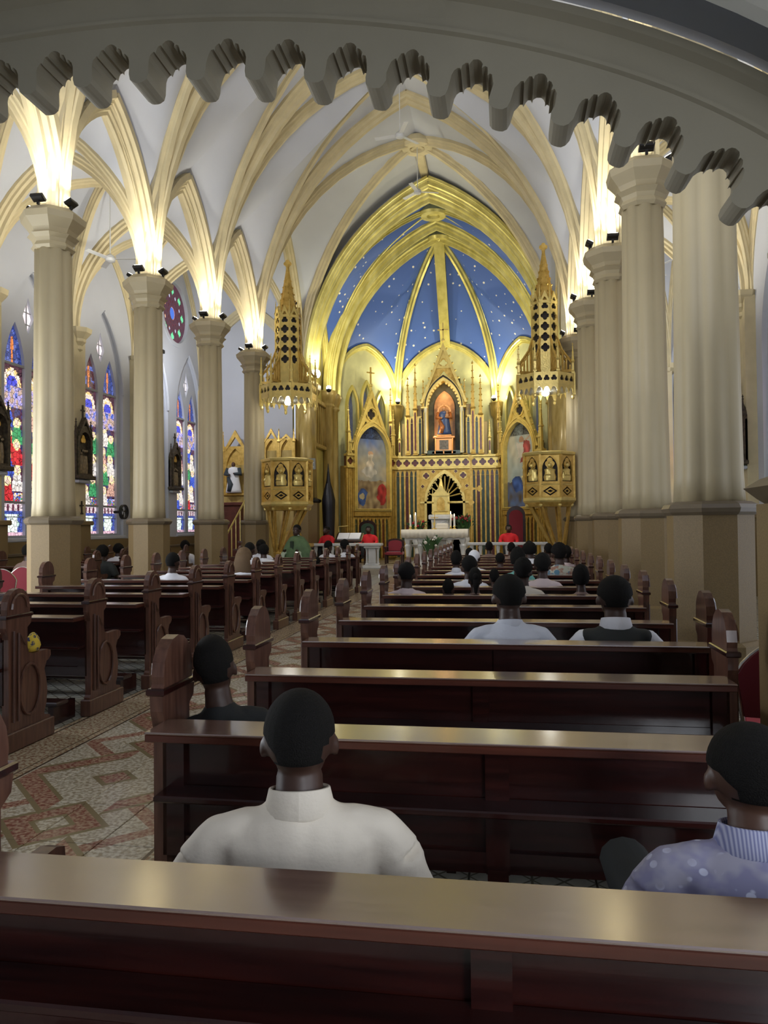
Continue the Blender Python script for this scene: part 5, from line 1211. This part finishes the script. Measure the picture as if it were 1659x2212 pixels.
def person(label, x, y, ztop, s_=1.0, shirt='tee', col='white', hr='crop', sk=skin, turn=0, lean=0, wide=1.0, hi=False, vest=None, group='worshippers seated in the pews', collar=None, tr=trous, z=0.0, hcol=None, extra=None):
    """seated on the pew; ztop is the top of the head above the floor"""
    t = thing('person', label, 'person', (x, y, z), turn, group)
    k = (ztop-z)/1.335
    t.scale = (s_*wide, s_, k)
    t.rotation_euler = (0, lean, turn)
    b_ = part('body', TM['bodyhi' if hi else 'body'], sk, t)
    part('hair', TM[hr], hcol or hair, t)
    if vest:
        part('shirt_sleeves', TM['sleeves'], shirts[col] if isinstance(col, str) else col, t); part('waistcoat', TM['vest'], shirts['charcoal'], t)
    else: part('shirt', TM[shirt+('hi' if hi else '')], shirts[col] if isinstance(col, str) else col, t)
    if collar: part('collar', TM['collar' if collar > 1 else 'collarsmall'], shirts[col] if isinstance(col, str) else col, t)
    part('trousers', TM['trousers'], tr, t); part('eyes', TM['eyes'], eyew, t)
    part('shoe', TM['shoe1'], blackm, t); part('shoe', TM['shoe2'], blackm, t)
    return t
def RY(k, d=.30): return ROW0+PITCH*k+d
# printed fabrics
def fabric(name, base, spots, scale, thr=.3, base2=None):
    m = bpy.data.materials.new(name); m.use_nodes = True; nt = m.node_tree; b = nt.nodes['Principled BSDF']; L = nt.links.new
    g = nt.nodes.new('ShaderNodeTexCoord'); v = nt.nodes.new('ShaderNodeTexVoronoi'); v.inputs['Scale'].default_value = scale; L(g.outputs['Object'], v.inputs['Vector'])
    r = nt.nodes.new('ShaderNodeValToRGB'); r.color_ramp.interpolation = 'LINEAR'; r.color_ramp.elements[0].position = thr; r.color_ramp.elements[1].position = thr+.05
    r.color_ramp.elements[0].color = (*spots, 1); r.color_ramp.elements[1].color = (*base, 1); L(v.outputs['Distance'], r.inputs[0])
    n = nt.nodes.new('ShaderNodeTexNoise'); n.inputs['Scale'].default_value = 14; L(g.outputs['Object'], n.inputs[0])
    x = nt.nodes.new('ShaderNodeMix'); x.data_type = 'RGBA'; r2 = nt.nodes.new('ShaderNodeValToRGB'); r2.color_ramp.elements[0].position = .45; r2.color_ramp.elements[1].position = .6; L(n.outputs[0], r2.inputs[0])
    L(r2.outputs[0], x.inputs[0]); L(r.outputs[0], x.inputs[6]); x.inputs[7].default_value = (*(base2 or base), 1)
    L(x.outputs[2], b.inputs['Base Color']); b.inputs['Roughness'].default_value = .85; return m
lilac = fabric('lilac_printed_cotton', (.29, .285, .45), (.66, .68, .85), 24, .24, (.42, .41, .52))
tropic = fabric('tropical_print', (.50, .52, .42), (.10, .22, .30), 9, .35, (.35, .18, .12))
def striped():
    m = bpy.data.materials.new('ribbed_collar'); m.use_nodes = True; nt = m.node_tree; b = nt.nodes['Principled BSDF']; L = nt.links.new
    g = nt.nodes.new('ShaderNodeTexCoord'); w_ = nt.nodes.new('ShaderNodeTexWave'); w_.inputs['Scale'].default_value = 42; w_.bands_direction = 'X'; L(g.outputs['Object'], w_.inputs[0])
    r = nt.nodes.new('ShaderNodeValToRGB'); r.color_ramp.elements[0].color = (.24, .26, .5, 1); r.color_ramp.elements[1].color = (.62, .64, .82, 1); L(w_.outputs[0], r.inputs[0]); L(r.outputs[0], b.inputs['Base Color']); b.inputs['Roughness'].default_value = .85; return m
# foreground men
m1 = person('man with cropped hair in a cream collared shirt, nearest pew', 2.0, RY(1, .33), 1.235, 1.0, 'tee', 'linen', 'crop', skin, .24, 0, 1.0, True, collar=2, tr=khaki)
for c_ in m1.children:
    if c_.name.startswith('shirt'): c_.scale.x = 1.12
m2 = person('man with cropped hair in a lilac printed shirt, nearest pew at the right edge', 3.24, RY(1, .36), 1.165, 1.04, 'tee', lilac, 'crop', skin2, .06, .0, 1.04, True)
o = part('collar', TM['collar'], striped(), m2)
b = MB(); rr = random.Random(4)
for (cx_, cz_) in ((-.17, .80), (-.12, .80), (-.07, .79)):                     # strokes printed on the shirt back
    b.box(cx_-.012, cx_-.006, -.158, -.150, cz_-.02, cz_+.02); b.box(cx_-.018, cx_+.012, -.158, -.150, cz_-.02, cz_-.014); b.box(cx_+.006, cx_+.012, -.158, -.150, cz_-.02, cz_+.01)
b.build('printed_strokes', shirts['white'], m2)
b = MB(); b.tube([(-.10, .05, .52), (-.20, .22, .63), (-.245, .37, .73), (-.22, .42, .60), (-.18, .40, .30)], [.09, .088, .072, .062, .05], 12); b.build('raised_knee', mat('charcoal_trousers', (.035, .038, .038), .8), m2, smooth='all')
person('man with shaved head and dark sweater leaning by the left end of the second pew', 1.46, RY(2, .27), 1.245, 1.0, 'long', 'black', 'crop', skin, .36, -.13, .84, True)
person('man with close cropped hair in a pale grey t-shirt, head turned left', 2.62, RY(4), 1.345, 1.10, 'tee', 'tee', 'short', skin, .12, 0, 1.02, True, collar=1)
person('man in a charcoal waistcoat over a white shirt', 3.36, RY(4), 1.335, 1.08, 'tee', 'white', 'short', skin, 0, 0, 1.06, True, vest=True, collar=2)
# further rows, right block
person('child in a pale pink t-shirt at the aisle end of a pew', 1.42, RY(7), 1.27, .98, 'tee', 'pink', 'short', skin, .1, 0, 1.0)
person('man in a bright white shirt with short hair, pew beyond the pink shirt', 2.12, RY(8), 1.30, 1.02, 'tee', 'white', 'short', skin, 0, 0, .98)
person('woman with a black ponytail in front of the white shirted man', 2.24, RY(7), 1.20, .92, 'tee', 'brown', 'ponytail', skin, .1, 0, .8)
person('small child whose cropped head just clears the pew, beside the ponytail', 1.92, RY(7), 1.07, .80, 'tee', 'brown', 'short', skin2, 0, 0, .8)
person('small child with a shaved head right of the white shirted man', 2.45, RY(8), 1.13, .80, 'tee', 'brown', 'crop', skin2, 0, 0, .8)
person('man with short curly hair and a white collar far up the right block', 1.80, RY(10), 1.28, .95, 'tee', 'white', 'curly', skin, 0, 0, .85, collar=2)
person('man in a light shirt with short black hair, left of the rose shirt', 2.80, RY(7, .32), 1.31, 1.0, 'tee', 'linen', 'curly', skin, -.1, 0, .95)
person('man in a pale rose shirt with curly hair', 3.08, RY(8), 1.32, 1.02, 'tee', 'pink', 'curly', skin, 0, 0, .95)
person('person in teal with a large afro behind the pale shirts', 2.78, RY(9), 1.36, 1.0, 'tee', 'teal', 'afro', skin, 0, 0, .9)
person('person with full curly hair and a white top near the right columns', 3.10, RY(13), 1.33, 1.15, 'tee', 'white', 'afro', skin, 0, 0, 1.05)
person('man in a colourful printed shirt near the right pew ends', 3.46, RY(10), 1.40, 1.05, 'tee', tropic, 'curly', skin, .1, 0, 1.05)
person('child with plaited black hair at the right pew end', 3.46, RY(7), 1.22, .92, 'tee', 'brown', 'afro', skin, 0, 0, .85)
person('person in a white cap and white shirt far up the right block', 2.05, RY(11), 1.26, .98, 'tee', 'white', 'short', skin, 0, 0, 1.0, hcol=shirts['white'])
for k, (x, r, lab) in enumerate(((2.2, 16, 'distant person with short hair before the altar'), (2.75, 15, 'distant person in brown in the front rows'), (3.2, 16, 'distant dark haired person by the right rail'), (1.75, 15, 'distant small person left of the front rows'), (3.55, 14, 'distant person in mauve by the right pulpit'), (2.5, 12, 'distant bald child in the middle rows'), (3.75, 12, 'distant person with bunched hair under the right pulpit'))):
    person(lab, x, RY(r), 1.29-.12*(k in (3, 5)), 1.0, 'tee', ['brown', 'brown', 'charcoal', 'brown', 'brown', 'brown', 'pink'][k], ['short', 'short', 'curly', 'crop', 'short', 'crop', 'curly'][k], skin, 0, 0, .9)
# left block
person('man in a white shirt with a tall flat top haircut, left block', -2.62, RY(9, .3), 1.32, 1.0, 'tee', 'white', 'short', skin, 0, 0, 1.0)
person('woman in white with short hair beside the second left column', -2.95, RY(13, .3), 1.38, 1.05, 'tee', 'white', 'short', skin, 0, 0, 1.0)
person('woman with pinned hair in a white blouse left of the green vestment', -3.45, RY(15, .3), 1.40, 1.1, 'tee', 'white', 'ponytail', skin, 0, 0, 1.0)
person('woman with bobbed hair in a white blouse beside the pinned hair', -3.0, RY(14, .3), 1.30, 1.05, 'tee', 'white', 'curly', skin, .3, 0, 1.0)
person('woman with long brown hair in a white top, left block', -1.85, RY(10, .3), 1.36, 1.1, 'tee', 'white', 'veil', skin2, 0, 0, 1.05, hcol=hairb)
person('person in a white shirt beside the sanctuary rail, left front rows', -1.55, RY(16, .3), 1.36, 1.0, 'tee', 'white', 'curly', skin, .4, 0, 1.0)
person('person in white resting on the front left pew', -2.0, RY(16, .3), 1.34, 1.0, 'tee', 'white', 'short', skin, -.3, 0, 1.0)
person('child in a white shirt by the aisle in the left block', -1.45, RY(13, .3), 1.05, .85, 'tee', 'white', 'curly', skin, 0, 0, .9)
for k, (x, y, zt, c) in enumerate(((-6.3, 15.9, 1.33, 'charcoal'), (-7.2, 18.3, 1.32, 'white'), (-6.1, 17.0, 1.25, 'white'), (-6.4, 20.6, 1.35, 'white'), (-7.1, 20.6, 1.3, 'white'))):
    person(['person bending forward in black between the left columns', 'person in white in the far left aisle', 'child in white seen between the left columns', 'person in white beyond the second left column', 'person in white by the left transept windows'][k], x, y, zt, 1.05, 'tee', c, 'curly' if k % 2 else 'afro', skin, 0, 0, 1.05, group='worshippers in the left aisle')
# altar servers in red
for k, (x, y) in enumerate(((-3.95, 26.2), (-2.5, 29.0), (2.45, 29.2))):
    yy = [27.55, 29.4, 29.4][k]; xx = [-3.88, -2.65, 2.75][k]
    p = person(['altar server in red beside the black canopy', 'altar server in red left of the altar', 'altar server in red right of the altar'][k], xx, yy, 1.72, 1.15, 'long', mat('scarlet_cassock', (.62, .012, .018), .8), 'crop', skin, pi if k else 2.6, 0, 1.0, group='altar servers in red', z=.45)
    s_ = thing('stool', ['low wooden stool under the server by the canopy', 'low wooden stool under the server left of the altar', 'low wooden stool under the server right of the altar'][k], 'stool', (xx, yy, .2))
    MB().box(-.2, .2, -.2, .2, .56, .64, .01).build('seat', wood, s_)
    for q in range(4): MB().box((-.17, .13, -.17, .13)[q], (-.13, .17, -.13, .17)[q], (-.17, -.17, .13, .13)[q], (-.13, -.13, .17, .17)[q], 0, .56).build('leg', wood, s_)
# priest in green, standing and facing the congregation
pt = thing('person', 'priest standing in a green chasuble with open hands', 'person', (-2.98, 20.2, 0), pi-.35, sc_=1.05)
pt['group'] = 'clergy'
HCs = HC.copy(); HC = Vector((0, .03, 1.535))
b = MB()
def shifted_head(b):
    off = HC-HCs
    bb = MB(Matrix.Translation(off)); bb.b.free(); bb.b = b.b
    global_HC = HC
    return bb
bb = MB(Matrix.Translation(HC-HCs)); bb.b.free(); bb.b = b.b; HCk = HC; HC = HCs; head_geo(bb)
b.tube([(0, 0, .85), (0, 0, 1.1), (0, -.01, 1.28), (0, -.01, 1.36)], [(.15, .11), (.14, .10), (.17, .10), (.08, .07)], 14, up=(0, 1, 0))
for s in (-1, 1):
    b.tube([(s*.17, 0, 1.30), (s*.24, .02, 1.08), (s*.20, .22, .98)], [.05, .045, .03], 10)
    w_ = Vector((s*.20, .22, .98)); d = Vector((0, .9, .25)).normalized()
    b.tube([w_, w_+d*.05, w_+d*.09], [(.028, .018), (.016, .042), (.014, .040)], 8)
    for k, L_ in enumerate((.06, .075, .08, .068)): o_ = w_+d*.085+Vector((0, -.3, .95))*(-.03+.02*k); b.tube([o_, o_+d*L_*.5, o_+d*L_+Vector((-s*.012, 0, 0))], [.0095, .009, .007], 6)
    b.tube([w_+d*.03+Vector((-s*.01, 0, .03)), w_+d*.05+Vector((-s*.03, 0, .055)), w_+d*.08+Vector((-s*.035, 0, .06))], [.012, .011, .008], 6)
    b.tube([(s*.09, 0, .9), (s*.1, .01, .5), (s*.1, 0, .08)], [.085, .06, .04], 10); b.tube([(s*.1, -.04, .04), (s*.11, .06, .04), (s*.11, .16, .03)], [.04, .04, .025], 8)
part('body', remesh(b, .013, 2), skin, pt)
hb = part('hair', TM['crop'], hair, pt); hb.location = HCk-HCs; eb = part('eyes', TM['eyes'], eyew, pt); eb.location = HCk-HCs
green = mat('green_chasuble', (.12, .20, .085), .75, var=.35, vscale=7, bump=.5, bscale=12)
b = MB(); n = 40; prof = [(.09, 1.40), (.21, 1.35), (.33, 1.20), (.42, 1.0), (.46, .84), (.42, .62), (.34, .42)]
rg = [[b.V((r*(1+.05*sin(9*2*pi*k/n)*min(1, (1.4-z)*2))*cos(2*pi*k/n), .02+.62*r*(1+.07*sin(9*2*pi*k/n+1)*min(1, (1.4-z)*2))*sin(2*pi*k/n), z+(.12*abs(cos(2*pi*k/n))**2 if z < .9 else 0))) for k in range(n)] for r, z in prof]
b.rings(rg, True, False); b.build('chasuble', green, pt, smooth='all')
b = MB(); b.lathe((0, 0, 0), [(.27, .06), (.25, .5), (.2, 1.0)], 24, 0, .1, 10, sq=(1, .75)); b.build('alb', shirts['white'], pt, smooth='all')
b = MB()
for s in (-1, 1): b.tube([(s*.20, .16, 1.0), (s*.24, .30, .93), (s*.30, .30, .70)], [(.05, .05), (.07, .05), (.09, .012)], 10)
b.build('wide_cuffs', mat('pale_green_lining', (.42, .5, .36), .8), pt, smooth='all')
b = MB(); b.box(-.05, .05, .235, .262, .62, 1.26, .01); b.build('embroidered_band', mat('dark_green_band', (.02, .035, .015), .7), pt)
b = MB(); b.tube([(-.07, .04, 1.40), (0, .08, 1.385), (.07, .04, 1.40), (0, -.07, 1.42), (-.07, .04, 1.40)], .015, 6); b.build('collar', shirts['white'], pt)
# ------------------------------------------------------------------ chairs, bag
def banquet_chair(label, x, y, rz, group='red banquet chairs'):
    t = thing('banquet_chair', label, 'chair', (x, y, 0), rz, group)
    b = MB(); b.box(-.21, .21, -.2, .22, .42, .50, .025); b.build('seat', mat('pink_red_seat', (.52, .05, .08), .8), t)
    L_ = [(-.20, .56), (-.235, .80)]+[(-.235+.47*i/12, .80+.20*sin(pi*i/12)**.8) for i in range(1, 12)]+[(.235, .80), (.20, .56)]
    b = MB(); b.plate([L_], -.235, -.19); b.build('backrest', redch, t)
    fr = [(-.21, -.21, 0), (-.20, -.20, .45)]+[(x_*1.06, -.215, z_) for x_, z_ in L_]+[(.20, -.20, .45), (.21, -.21, 0)]
    b = MB(); b.tube(fr, .013, 8); b.build('back_frame', chmet, t, smooth=True)
    for s in (-1, 1): MB().tube([(s*.20, .2, .44), (s*.21, .24, 0)], .013, 8).build('leg', chmet, t, smooth=True)
    return t
banquet_chair('crimson banquet chair with silver frame beyond the right pier', 4.22, 4.95, -.25)
banquet_chair('crimson banquet chair at the very left edge', -6.35, 12.55, .5)
banquet_chair('crimson banquet chair under the seated person, left of the first column', -6.4, 13.3, .3)
person('person in dusty mauve sitting by the crimson chairs, left edge', -7.0, 14.25, 1.42, 1.08, 'tee', 'brown', 'crop', skin, -.2, 0, 1.1, group='worshippers in the left aisle')
t = thing('bag', 'small yellow patterned bag on the nearest left pew armrest', 'bag', (-1.24, ROW0+PITCH*4+.62, .0))
t.location = (-1.20, ROW0+PITCH*4+.38, .716)
b = MB(); b.lathe((0, 0, 0), [(.055, 0), (.075, .04), (.06, .10), (.03, .14), (.012, .15)], 12, 0, .12, 6, sq=(.7, 1)); b.build('cloth', fabric('yellow_print', (.75, .55, .06), (.03, .04, .12), 26, .4), t, smooth='all')
